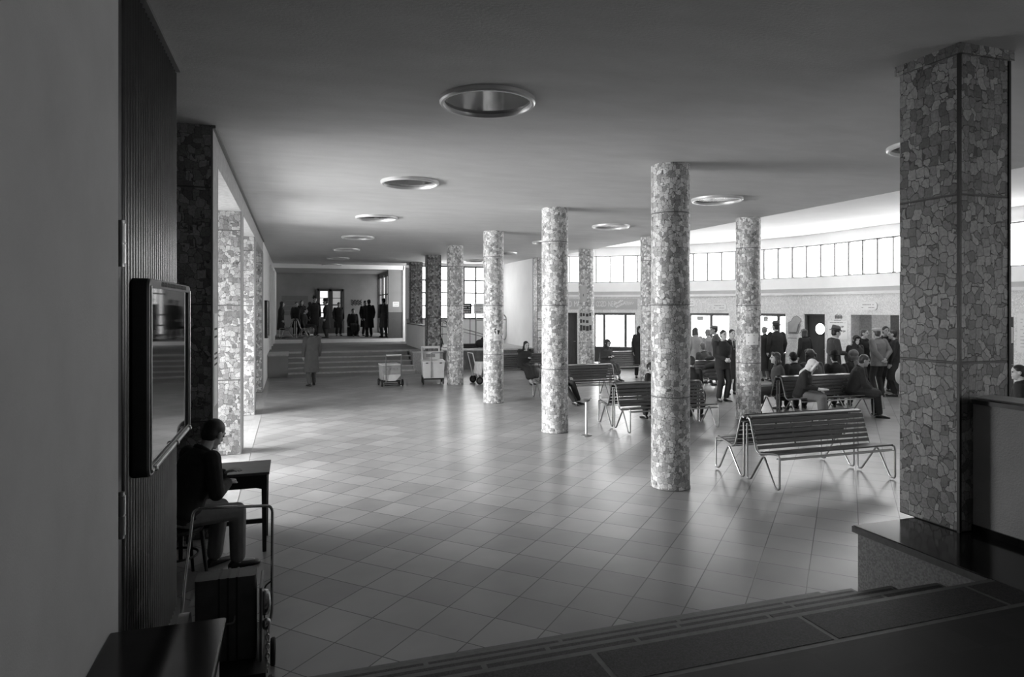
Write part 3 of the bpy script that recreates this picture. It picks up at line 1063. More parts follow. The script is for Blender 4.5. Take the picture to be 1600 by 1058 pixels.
# small carrier with a canvas chest
p = at(611, 603)
t1 = thing('luggage_cart', 'small luggage cart carrying a canvas chest, at the foot of the far steps', 'cart', (p.x, p.y + 0.1, 0), 0.08, 'luggage carts in the hall')
MB().box(-0.28, 0.28, -0.30, 0.30, 0.13, 0.16).tube([(-0.25, -0.34, 0.05), (0.25, -0.34, 0.05)], 0.012, 6).tube([(-0.25, -0.28, 0.09), (0.25, -0.28, 0.09)], 0.012, 6).build('chassis', 'dark_metal', t1)
MB().tube(rounded([(-0.20, -0.30, 0.10), (-0.20, -0.31, 0.90), (0.24, -0.31, 0.90), (0.24, -0.30, 0.10)], 0.02, 3), 0.014, 8).build('push_handle', 'dull_steel', t1, smooth=True)
MB().tube([(-0.20, -0.31, 0.905), (0.24, -0.31, 0.905)], 0.020, 8).build('handle_grip', 'white_paint', t1, smooth=True)
cb = MB().hexa([(-0.27, -0.22, 0.162), (0.25, -0.22, 0.162), (0.25, 0.28, 0.162), (-0.27, 0.28, 0.162)], [(-0.29, -0.24, 0.60), (0.25, -0.24, 0.60), (0.25, 0.30, 0.60), (-0.29, 0.30, 0.60)]).build('chest', 'canvas', t1, bevel=0.02)
MB().box(-0.30, 0.26, -0.25, 0.31, 0.60, 0.635).build('lid', 'pale_canvas', cb, bevel=0.01)
mb = MB()
for i in range(4):
    for z in (0.30, 0.50):
        mb.ball((-0.15 + 0.1 * i, -0.238, z), 0.010, 8, 5)
mb.build('stud', 'dull_steel', cb)
MB().loft([[(-0.24 + 0.5 * t, -0.265 - 0.01 * math.sin(PI * t), 0.34 - 0.12 * math.sin(PI * t) * (1.2 if s_ else 0.2) - 0.14 * s_ * (1 - t)) for t in [k / 8 for k in range(9)]] for s_ in (0, 1)], cap=False).build('canvas_flap', 'pale_canvas', t1, smooth=True)
for x, y in ((-0.30, -0.24), (0.30, -0.24), (-0.30, 0.22), (0.30, 0.22)):
    wheel(t1, x, y, 0.10)

# white box cart
p = at(679, 601)
t2 = thing('luggage_cart', 'white box-bodied luggage cart with a cut-out rear board, beside a round column', 'cart', (p.x, p.y + 0.25, 0), -0.12, 'luggage carts in the hall')
MB().box(-0.30, 0.30, -0.38, 0.40, 0.16, 0.20).build('chassis', 'dark_metal', t2)
b2 = MB().hexa([(-0.30, -0.36, 0.20), (0.30, -0.36, 0.20), (0.30, 0.40, 0.20), (-0.30, 0.40, 0.20)], [(-0.32, -0.38, 0.66), (0.32, -0.38, 0.66), (0.32, 0.42, 0.66), (-0.32, 0.42, 0.66)]).build('box_body', 'cart_white', t2, bevel=0.012)
MB().box(-0.335, 0.335, -0.395, 0.435, 0.66, 0.70).build('lid', 'cart_white', b2, bevel=0.006)
mb = MB()
for x in (-0.2, 0.2):
    mb.box(x - 0.035, x + 0.035, -0.40, -0.385, 0.635, 0.66)
mb.build('latch', 'ink', b2)
mb = MB()
for a, b, c, d in ((-0.32, -0.25, 0.70, 1.10), (0.19, 0.24, 0.70, 1.10), (-0.25, 0.19, 1.03, 1.10), (-0.25, 0.19, 0.70, 0.76), (-0.25, 0.19, 0.86, 0.93), (-0.25, -0.18, 0.76, 0.86), (0.10, 0.19, 0.76, 0.86)):
    mb.box(a, b, 0.36, 0.385, c, d)
mb.hexa([(-0.32, 0.36, 0.70), (-0.295, 0.36, 0.70), (-0.295, 0.05, 0.70), (-0.32, 0.05, 0.70)], [(-0.32, 0.36, 1.08), (-0.295, 0.36, 1.08), (-0.295, 0.28, 1.04), (-0.32, 0.28, 1.04)])
mb.build('rear_board', 'cart_white', t2)
MB().tube(rounded([(-0.08, -0.40, 0.22), (-0.08, -0.42, 0.94), (0.36, -0.42, 0.95), (0.35, -0.40, 0.22)], 0.02, 3), 0.012, 8).build('push_handle', 'dull_steel', t2, smooth=True)
for x, y in ((-0.30, -0.26), (0.28, -0.26), (-0.30, 0.30), (0.28, 0.30)):
    wheel(t2, x, y, 0.12)

# slatted cart
p = at(752, 600)
t3 = thing('luggage_cart', 'low slatted luggage cart half hidden behind the column with the picture notice', 'cart', (p.x + 0.25, p.y + 0.2, 0), 0.1, 'luggage carts in the hall')
MB().box(-0.35, 0.20, -0.25, 0.25, 0.20, 0.225).tube([(-0.36, -0.2, 0.14), (0.20, -0.2, 0.18)], 0.012, 6).tube([(-0.36, 0.2, 0.14), (0.20, 0.2, 0.18)], 0.012, 6).build('chassis', 'dark_metal', t3)
mb = MB()
for z in (0.30, 0.40, 0.50, 0.58):
    mb.tube([(-0.30 + (z - 0.3) * 0.2, -0.25, z), (0.20, -0.25, z)], 0.008, 6).tube([(-0.30 + (z - .3) * 0.2, 0.25, z), (0.20, 0.25, z)], 0.008, 6)
for x in (-0.30, -0.05, 0.20):
    mb.tube([(x, -0.25, 0.2), (x + (0.06 if x < 0 else 0), -0.25, 0.6)], 0.010, 6).tube([(x, 0.25, 0.2), (x + (0.06 if x < 0 else 0), 0.25, 0.6)], 0.010, 6)
mb.build('side_rack', 'dull_steel', t3)
MB().box(-0.27, 0.19, -0.235, 0.235, 0.226, 0.58).build('crate', 'dim_plaster', t3)
MB().hexa([(-0.36, -0.26, 0.30), (-0.30, -0.26, 0.26), (-0.30, 0.26, 0.26), (-0.36, 0.26, 0.30)], [(-0.30, -0.26, 0.64), (-0.22, -0.26, 0.60), (-0.22, 0.26, 0.60), (-0.30, 0.26, 0.64)]).hexa([(-0.30, -0.26, 0.60), (0.20, -0.26, 0.59), (0.20, 0.26, 0.59), (-0.30, 0.26, 0.60)], [(-0.30, -0.26, 0.64), (0.20, -0.26, 0.62), (0.20, 0.26, 0.62), (-0.30, 0.26, 0.64)]).build('canvas_cover', 'pale_canvas', t3, bevel=0.01)
MB().tube(rounded([(-0.38, -0.22, 0.20), (-0.56, -0.22, 0.92), (-0.56, 0.22, 0.92), (-0.38, 0.22, 0.20)], 0.03, 4), 0.014, 8).build('push_handle', 'ring_metal', t3, smooth=True)
for x, y in ((-0.36, -0.28), (-0.36, 0.28), (0.14, -0.28), (0.14, 0.28)):
    o = wheel(t3, 0, 0, 0.11)
    o.location = (x, y, 0)
    o.rotation_euler = (0, 0, PI / 2)

# ashtray stand
a0 = thing('ashtray_stand', 'slim metal ashtray stand on a round foot beside a round column', 'ashtray stand', (4.985, 10.85, 0))
MB().lathe([(0.0, 0.0), (0.093, 0.0), (0.095, 0.012), (0.07, 0.024), (0.02, 0.03), (0.0, 0.03)], 28).build('foot', 'steel', a0, smooth=True)
MB().cyl((0, 0), 0.021, 0.025, 0.60, 16).build('pole', 'white_paint', a0, smooth=True)
MB().lathe([(0.0, 0.60), (0.03, 0.60), (0.07, 0.635), (0.075, 0.65), (0.066, 0.65), (0.03, 0.615), (0.0, 0.612)], 24).build('bowl', 'steel', a0, smooth=True)
MB().tube(rounded([(0.05, 0, 0.645), (0.085, 0, 0.67), (0.10, 0, 0.655)], 0.01, 3), 0.006, 6).build('clip', 'steel', a0, smooth=True)

# ================================================================== papers, posters, signs
def bars(mb, M4, x0, x1, z0, z1, rows, th, d, seed=1):
    rnd = random.Random(seed)
    for i in range(rows):
        z = z1 - (z1 - z0) * (i + 0.5) / rows
        x = x0
        while x < x1 - 0.004:
            w = min(x1 - x, rnd.uniform(0.05, 0.22) * (x1 - x0))
            if rnd.random() < 0.82:
                mb.box(x, x + w * 0.86, -d - 0.0008, -d, z - th / 2, z + th / 2, M4=M4)
            x += w


def column_sheet(col, px, z0, z1, w, name, label, cat, mat='paper', marks=(), rr=0.2455):
    """a sheet of paper wrapped on the round column, on the side seen at pixel px"""
    cx, cy = col
    a, b = (px - 800) / F_PX, 0
    dirv = V((a * CY + SY, -a * SY + CY)).normalized()
    # hit of the sight line with the column
    B = -(dirv.x * cx + dirv.y * cy)
    Cc = cx * cx + cy * cy - rr * rr
    disc = max(0.0, B * B - Cc)
    t = -B - math.sqrt(disc)
    h = dirv * t
    phi = math.atan2(h.y - cy, h.x - cx)
    root = MB()
    n = 8
    da = w / rr

    def ring(r, za, zb, u0, u1, k=n):
        return [[(r * math.cos(phi + da * (u - 0.5)), r * math.sin(phi + da * (u - 0.5)), z) for z in (za, zb)] for u in [u0 + (u1 - u0) * q / k for q in range(k + 1)]]

    def patch(mb, r0, r1, za, zb, u0, u1, k=n):
        inner, outer = ring(r0, za, zb, u0, u1, k), ring(r1, za, zb, u0, u1, k)
        return mb.loft([[i_[0], i_[1], o_[1], o_[0]] for i_, o_ in zip(inner, outer)])
    o = patch(MB(), rr, rr + 0.003, 0, z1 - z0, 0, 1).build(name, mat)
    o.location = (cx, cy, z0)
    tag(o, label, cat, None, 'thing')
    if marks:
        mb = MB()
        for (u0, u1, v0, v1) in marks:
            patch(mb, rr + 0.003, rr + 0.0038, v0 * (z1 - z0), v1 * (z1 - z0), u0, u1, 3)
        mb.build('print', 'ink', o)
    return o


C3 = (XA, YG[3])
CB1, CB3 = (XB, YG[2]), (XB, YG[4])
column_sheet(C3, 777, 1.49, 1.80, 0.18, 'picture_notice', 'small white picture notice with two dark figures on a round column', 'notice', 'paper',
             [(0.10, 0.22, 0.62, 0.92), (0.22, 0.32, 0.50, 0.70), (0.20, 0.36, 0.84, 0.95), (0.50, 0.86, 0.70, 0.80), (0.54, 0.74, 0.48, 0.74), (0.70, 0.84, 0.60, 0.78), (0.1, 0.9, 0.30, 0.32), (0.1, 0.8, 0.22, 0.235), (0.1, 0.9, 0.14, 0.155)])
wc = column_sheet(CB1, 1176, 1.53, 1.76, 0.26, 'white_card', 'blank white card nailed to the round column near the seated women', 'card', 'card_white')
cen = sum((V(c) for c in wc.bound_box), V()) / 8
ph0 = math.atan2(cen.y, cen.x)
for du, vz in ((-0.30, 0.19), (0.10, 0.19), (-0.30, 0.04), (0.10, 0.05)):
    aa = ph0 + du * 0.26 / 0.2455
    MB().ball((0.2490 * math.cos(aa), 0.2490 * math.sin(aa), vz), 0.008, 8, 5).build('nail', 'ink', wc)
mk = []
for r_, (v0, v1) in enumerate(((0.76, 0.94), (0.44, 0.62), (0.06, 0.34))):
    for c_ in range(4):
        u0 = 0.04 + 0.24 * c_
        if r_ == 1 and c_ > 2:
            continue
        mk.append((u0, u0 + (0.21 if r_ == 2 else 0.16 if c_ % 2 else 0.19), v0 + 0.02 * (c_ % 2), v1 - 0.02 * (c_ % 3)))
column_sheet(CB3, 915, 1.50, 2.14, 0.43, 'picture_sheet', 'sheet of printed pictures pasted round a column before the counter window', 'poster', 'grey_paper', mk)
column_sheet(CB3, 911, 2.44, 2.95, 0.24, 'plain_notice', 'light notice above the sheet of printed pictures on the same column', 'notice', 'sign_grey', [(0.5, 0.58, 0.35, 0.5)])
column_sheet(CB3, 921, 1.05, 1.25, 0.09, 'paper_slip', 'narrow grey paper slip low on the column with printed pictures', 'notice', 'grey_paper')


def flat_sheet(name, label, cat, M4, w, h, mat, rows=0, th=0.01, ink='ink', margin=0.1, thick=0.004, seed=1, group=None):
    o = MB().box(-w / 2, w / 2, -thick, 0, -h / 2, h / 2).build(name, mat)
    o.matrix_world = M4
    tag(o, label, cat, group, 'thing')
    if rows:
        mb = MB()
        bars(mb, None, -w / 2 + margin * w, w / 2 - margin * w, -h / 2 + margin * h, h / 2 - margin * h, rows, th, thick, seed)
        mb.build('print', ink, o)
    return o


# notices on the far square pillar (its front faces the camera)
yf = 23.15 - 0.237
for px, pyc, w, h, rows, lab in ((843, 492, 0.24, 0.22, 4, 'uppermost of three paper notices on the square pillar behind the slatted bench'),
                                 (843, 508, 0.26, 0.34, 3, 'middle notice with round emblems on the square pillar behind the slatted bench'),
                                 (843.5, 522, 0.24, 0.20, 3, 'lowest of three paper notices on the square pillar behind the slatted bench')):
    q = at_y(px, yf)
    zz = EYE - (pyc - HORIZON) / F_PX * (q.x * SY + q.y * CY)
    flat_sheet('paper_notice', lab, 'notice', Matrix.Translation((q.x + 0.03, yf, zz)), w, h, 'paper', rows, 0.012, 'soft_ink', seed=rows + int(pyc))

# narrow sheet on the first arcade pillar
o = MB().box(0, 0.004, -0.16, 0.16, -0.47, 0.47).build('long_poster', 'paper')
o.location = (XL + 0.005, 7.45, 1.76)
tag(o, 'long narrow printed sheet on the hall side of the first arcade pillar', 'poster', None, 'thing')
mb = MB()
for z in (0.30, 0.22, 0.05, 0.0, -0.06):
    mb.box(0.004, 0.0048, -0.13, 0.13, z, z + 0.02)
mb.build('print', 'ink', o)

# sign board over the counter window
sg = thing('counter_sign', 'long grey sign board with white capitals above the wide counter window', 'sign', wp(23.94, 2.385, 0.06))
sgm = MB()
wslab(sgm, 22.68, 25.2, 2.19, 2.58, 0.062, 0.085)
o = sgm.build('sign_board', 'sign_grey', sg)
o.matrix_parent_inverse = Matrix.Translation(-sg.location)
T0 = Matrix.Translation(-sg.location)
RX = Matrix.Rotation(PI / 2, 4, 'X')


def wtext(body, s, z, size, parent, mat='white_paint', shear=0.0, sx=1.0, rot=0.0, d=0.088):
    return text('lettering', body, size, T0 @ wframe(s, z, d) @ Matrix.Rotation(-rot, 4, 'Y') @ RX, mat, parent, 0.002, shear=shear, sx=sx)


for i, chx in enumerate('O MAG'):
    if chx != ' ':
        wtext(chx, 25.17 - 0.105 * i, 2.385, 0.30, sg, sx=0.62)
for i, chx in enumerate('COZO\u00b7NEP'):
    wtext(chx, 24.16 - 0.093 * i, 2.385, 0.29, sg, sx=0.55)
for k_, (s_, z_) in enumerate(((23.38, 2.45), (23.30, 2.35))):
    f = wframe(s_, z_, 0.088)
    mb = MB()
    for j in range(7):
        m4 = T0 @ f @ Matrix.Rotation(-0.45, 4, 'Y')
        mb.box(-0.19 + 0.055 * j, -0.155 + 0.055 * j, -0.003, 0, -0.026 + 0.008 * (j % 2), 0.026 + 0.012 * ((j + k_) % 3), M4=m4)
        mb.box(-0.19 + 0.055 * j, -0.135 + 0.055 * j, -0.003, 0, -0.026, -0.012, M4=m4)
    mb.build('script_line', 'white_paint', sg)
f = T0 @ wframe(22.98, 2.39, 0.088)
MB().tube([f @ V((-0.17 + 0.34 * t / 30, -0.004, 0.09 * math.sin(t * 0.95) * (1 - t / 45) + 0.03)) for t in range(31)], 0.008, 5).build('script_line', 'paper', sg)


def plate(s, z, w, h, label):
    m4 = wframe(s, z, 0.068)
    c = 0.05
    pts = [(-w / 2 + c, -h / 2), (w / 2 - c, -h / 2), (w / 2, -h / 2 + c), (w / 2, h / 2 - c), (w / 2 - c, h / 2), (-w / 2 + c, h / 2), (-w / 2, h / 2 - c), (-w / 2, -h / 2 + c)]
    o = MB().loft([[(x, y, z_) for x, z_ in pts] for y in (-0.02, 0.0)]).build('wall_plate', 'white_paint')
    o.matrix_world = m4
    tag(o, label, 'sign', 'small white plates above the counters', 'thing')
    mb = MB()
    bars(mb, None, -w / 2 + 0.07, w / 2 - 0.07, -h * 0.30, -h * 0.05, 1, 0.018, 0.02, 5)
    mb.build('print', 'soft_ink', o)
    mb = MB()
    bars(mb, None, -w / 2 + 0.06, w / 2 - 0.06, h * 0.05, h * 0.33, 1, 0.03, 0.02, 8)
    mb.build('print', 'grey_paper', o)


plate(19.72, 2.29, 0.52, 0.23, 'small white plate above the right pane of the counter window with the queue')
plate(20.80, 2.43, 0.46, 0.23, 'small white plate just right of the biggest round column, high on the stone wall')
plate(14.37, 2.31, 0.58, 0.22, 'small white plate above the dark recess beside the massive pillar')

flat_sheet('price_board', 'white board of small prints behind the man in the dark hat', 'board', wframe(15.46, 1.62, 0.068), 0.70, 0.52, 'paper', 0, 0.012, thick=0.012)
o = bpy.context.scene.objects['price_board']
mb = MB()
bars(mb, None, -0.28, 0.28, 0.18, 0.24, 1, 0.022, 0.012, 4)
mb.build('print', 'soft_ink', o)
for x, z in ((0.05, -0.16), (0.18, 0.09), (0.24, -0.04), (0.0, 0.1)):
    mb = MB()
    for j in range(3):
        mb.box(x + 0.03 * j - 0.04, x + 0.03 * j - 0.015, -0.0128, -0.012, z - 0.03 + 0.01 * j, z + 0.03)
    mb.build('small_picture', 'soft_ink', o)
o = thing('wall_lettering', 'small dark lettering on the stone wall above the white price board', 'lettering', wframe(15.44, 2.0, 0.068).translation)
mb = MB()
f = Matrix.Translation(-o.location) @ wframe(15.44, 2.0, 0.068)
for j in range(5):
    mb.box(-0.12 + 0.055 * j, -0.09 + 0.055 * j, -0.003, 0, -0.06, 0.05 + 0.02 * (j % 2), M4=f)
    mb.box(-0.12 + 0.055 * j, -0.07 + 0.055 * j, -0.003, 0, -0.02, 0.01, M4=f)
mb.box(-0.16, 0.10, -0.003, 0, -0.11, -0.095, M4=f)
mb.build('letters', 'frame_grey', o)

# torn paper outline poster between the counter window and the porthole door
o = thing('torn_poster', 'irregular pale cut-out poster between counter window and porthole door', 'poster', wframe(17.04, 1.70, 0.068).translation)
f = Matrix.Translation(-o.location) @ wframe(17.04, 1.70, 0.068)
pts = [(-0.20, -0.26), (0.14, -0.25), (0.22, 0.02), (0.20, 0.10), (0.26, 0.14), (0.24, 0.22), (0.10, 0.31), (-0.02, 0.27), (-0.10, 0.14), (-0.20, 0.10)]
MB().loft([[f @ V((x, y, z)) for x, z in pts] for y in (-0.006, 0.0)]).build('sheet', 'grey_paper', o)
mb = MB()
for a, b in zip(pts, pts[1:] + pts[:1]):
    mb.tube([f @ V((a[0], -0.008, a[1])), f @ V((b[0], -0.008, b[1]))], 0.006, 5)
mb.tube([f @ V((0.10, -0.008, -0.22)), f @ V((0.17, -0.008, 0.05))], 0.02, 5)
mb.box(-0.17, 0.10, -0.009, -0.006, -0.24, -0.20, M4=f)
mb.box(-0.22, 0.10, -0.004, 0, -0.40, -0.385, M4=f)
mb.build('outline', 'frame_grey', o)

flat_sheet('timetable_sheet', 'large white printed sheet on the stone wall right of the porthole door', 'poster', wframe(10.06, 1.72, 0.068), 0.66, 0.85, 'paper', 9, 0.014, 'grey_paper', thick=0.01, seed=9)
for px, s_, w in ((1092, 20.47, 0.24), (1195, 18.16, 0.16)):
    o = flat_sheet('window_notice', 'grey square notice stuck on the left pane of the counter window with the queue' if px == 1092 else 'pale square notice high on the pane of the narrow counter window', 'notice', wframe(s_, 1.89, -0.125), w, 0.15 if px == 1092 else 0.17, 'grey_paper', 0, thick=0.006)
flat_sheet('recess_notice', 'pale sheet hung inside the dark stone recess', 'notice', wframe(13.70, 1.62, -0.695), 0.45, 0.55, 'grey_paper', 0)

# far hall wall items
flat_sheet('small_notice', 'small white notice on the jamb beside the far waiting hall', 'notice', Matrix.Translation((4.36, 29.499, 2.40)), 0.27, 0.22, 'paper', 2, 0.02, 'soft_ink')
o = thing('wall_emblem', 'dark scrolled lettering ornament on the far wall of the waiting hall', 'ornament', (3.25, 36.095, 2.50))
mb = MB()
for t0_ in range(3):
    mb.tube([(-0.28 + 0.56 * t / 24, -0.012, 0.10 - 0.09 * t0_ + 0.05 * math.sin(t * 0.9 + t0_)) for t in range(25)], 0.016, 5)
mb.build('scroll', 'ink', o)
flat_sheet('framed_chart', 'large faint framed chart on the far wall of the waiting hall', 'chart', Matrix.Translation((0.15, 36.09, 2.35)), 1.3, 1.0, 'frame_grey', 3, 0.02, 'dim_plaster', thick=0.02)

# newspapers on the near balustrade
o = thing('newspaper_stack', 'open white newspapers lying on the near balustrade', 'newspapers', (4.53, 3.05, 1.661), 0)
for i in range(3):
    a = 0.12 * i - 0.1
    m4 = Matrix.Translation((0.01 * i, -0.05 + 0.05 * i, 0.006 * i)) @ Matrix.Rotation(a, 4, 'Z')
    MB().loft([[(x, y, 0.002 + 0.01 * math.sin(3.0 * (y + 0.22)) + dz) for x, y in ((-0.13, yy), (0.13, yy))] for dz in (0.0,) for yy in [-0.24 + 0.08 * k for k in range(7)]], cap=False, M4=m4).build('sheet', 'cloth_white', o)

# ================================================================== alcove: rails and boards
o = thing('tube_railing', 'tubular metal railing with sloping rails in the window alcove', 'railing', (7.0, 24.6, 0.752))
mb = MB()
mb.tube(rounded([(-1.62, 0, 0.95), (0.58, 0, 0.30), (0.86, 0, 0.26), (0.90, 0, 0.40), (0.90, 0, 1.12), (0.80, 0, 1.24), (-0.1, 0, 1.22)], 0.08, 5), 0.024, 8)
mb.tube([(-1.62, 0.05, 0.80), (0.62, 0.05, 0.22)], 0.022, 8)
mb.tube([(-0.3, 0, 1.02), (0.9, 0, 1.04)], 0.020, 8)
mb.tube([(0.45, 0, 0.36), (0.45, 0, 1.23)], 0.018, 8)
mb.build('rail', 'steel', o, smooth=True)
mb = MB()
for x in (-1.6, -0.3, 0.62):
    mb.tube([(x, 0.02, 0.0), (x, 0.02, 0.94 if x < -1 else 1.22 if x < 0 else 0.32)], 0.018, 8)
mb.build('post', 'steel', o, smooth=True)
for nm, x0, x1, mt, ink, lab in (('letter_board', -1.12, -0.52, 'ink', 'paper', 'dark board with white lines of text before the alcove window'),
                                 ('notice_board', -0.42, 0.52, 'paper', 'grey_paper', 'white board on legs right of the column with the picture notice')):
    xm, w = (x0 + x1) / 2, x1 - x0
    bo = thing(nm, lab, 'board', (7.0 + xm, 24.48, 0.752))
    bb = MB().box(-w / 2, w / 2, -0.015, 0.015, 1.27, 1.66).build('panel', mt, bo)
    mb = MB()
    bars(mb, None, -w / 2 + 0.05, w / 2 - 0.05, 1.30, 1.63, 4 if mt == 'ink' else 3, 0.045 if mt == 'ink' else 0.03, 0.015, 11)
    mb.build('print', ink, bb)
    mb = MB()
    for x in (-w / 2 + 0.06, w / 2 - 0.06):
        mb.tube([(x, 0, 0), (x, 0, 1.27)], 0.014, 6)
    mb.build('leg', 'frame_grey', bo)
# stored handcart and planks
o = thing('hand_truck', 'dark two-wheeled hand truck parked beside the platform pillar', 'cart', (5.45, 24.3, 0.752), 0.3)
MB().tube(rounded([(-0.18, -0.1, 0.14), (-0.20, 0.35, 1.0), (0.20, 0.35, 1.0), (0.18, -0.1, 0.14)], 0.05, 4), 0.020, 8).tube([(-0.19, 0.1, 0.52), (0.19, 0.1, 0.52)], 0.014, 6).tube([(-0.19, 0.24, 0.8), (0.19, 0.24, 0.8)], 0.014, 6).build('frame', 'dark_metal', o, smooth=True)
MB().box(-0.2, 0.2, -0.34, -0.08, 0.03, 0.05).build('toe_plate', 'dark_metal', o)
for x in (-0.24, 0.24):
    wheel(o, x, 0.0, 0.13)
for i, (x, y, z, ln_, rz) in enumerate(((6.15, 24.0, 0.752, 0.62, 0.1), (6.25, 24.12, 0.752, 0.8, -0.05))):
    o = MB().box(-ln_ / 2, ln_ / 2, -0.04, 0.04, 0.0 if i == 0 else 0.0, 0.16 if i else 0.05).build('dark_plank', 'black_wood', bevel=0.01)
    o.location = (x, y, z)
    o.rotation_euler = (0, 0, rz)
    tag(o, 'short dark plank lying on the alcove slab, the nearer one' if i == 0 else 'thicker dark plank lying on the alcove slab behind the other', 'plank', None, 'thing')
o = thing('tool_sack', 'dark lumpy sack on the alcove slab beside the planks', 'sack', (6.75, 24.1, 0.752))
MB().ball((0, 0, 0.16), (0.24, 0.18, 0.16)).ball((0.1, 0.02, 0.30), (0.12, 0.10, 0.10)).build('cloth', 'cloth_black', o, smooth=True)

# ================================================================== people
GROWN = []      # (object, voxel size): surfaces grown over a skeleton


def grow(mb, name, mat, parent, voxel, smooth_iter=2):
    o = mb.build(name, mat, parent, smooth=True)
    GROWN.append((o, voxel, smooth_iter))
    return o


def ik(a, b, l1, l2, pole):
    a, b = V(a), V(b)
    d = b - a
    L = min(d.length, (l1 + l2) * 0.998)
    if d.length > L:
        b = a + d.normalized() * L
    d = (b - a).normalized()
    x = (l1 * l1 - l2 * l2 + L * L) / (2 * L)
    h = math.sqrt(max(0.0, l1 * l1 - x * x))
    p = V(pole) - d * V(pole).dot(d)
    p = p.normalized() if p.length > 1e-5 else d.orthogonal().normalized()
    return a + d * x + p * h, b


def ellipse(c, rx, ry, Mr, n=18, e=2.4):
    out = []
    for k in range(n):
        t = 2 * PI * k / n
        cx, sx = math.cos(t), math.sin(t)
        x = math.copysign(abs(cx) ** (2 / e), cx) * rx
        y = math.copysign(abs(sx) ** (2 / e), sx) * ry
        out.append(V(c) + Mr @ V((x, y, 0)))
    return out


def hand(mb, wrist, d, nrm, curl, side, s):
    """palm, four unequal fingers bent towards nrm, thumb off the side of the palm"""
    d = d.normalized()
    nrm = (nrm - d * nrm.dot(d)).normalized()
    lat = d.cross(nrm) * side        # towards the thumb
    k = 0.0092 * s
    for j, off in enumerate((0.030, 0.010, -0.010, -0.029)):
        base = wrist + lat * off * 0.45 * s + d * 0.012 * s
        kn = wrist + lat * off * 1.05 * s + d * (0.088 - 0.006 * abs(j - 1)) * s
        mb.cap(base, 0.015 * s, kn, 0.0115 * s, 8)
        ln_ = (0.068, 0.076, 0.070, 0.055)[j] * s
        sp = lat * off * 0.25
        a1, a2 = curl * 0.7, curl * 1.7
        d1 = (d * math.cos(a1) + nrm * math.sin(a1) + sp).normalized()
        d2 = (d * math.cos(a2) + nrm * math.sin(a2) + sp).normalized()
        m = kn + d1 * ln_ * 0.52
        mb.cap(kn, k * 1.08, m, k, 8)
        mb.cap(m, k, m + d2 * ln_ * 0.48, k * 0.85, 8)
    tb_ = wrist + lat * 0.020 * s + d * 0.022 * s
    t1_ = tb_ + (lat * 0.75 + d * 0.65 + nrm * 0.25).normalized() * 0.042 * s
    t2_ = t1_ + (lat * 0.25 + d * 0.9 + nrm * 0.35).normalized() * 0.032 * s
    mb.cap(tb_, 0.015 * s, t1_, 0.0115 * s, 8)
    mb.cap(t1_, 0.0112 * s, t2_, 0.009 * s, 8)


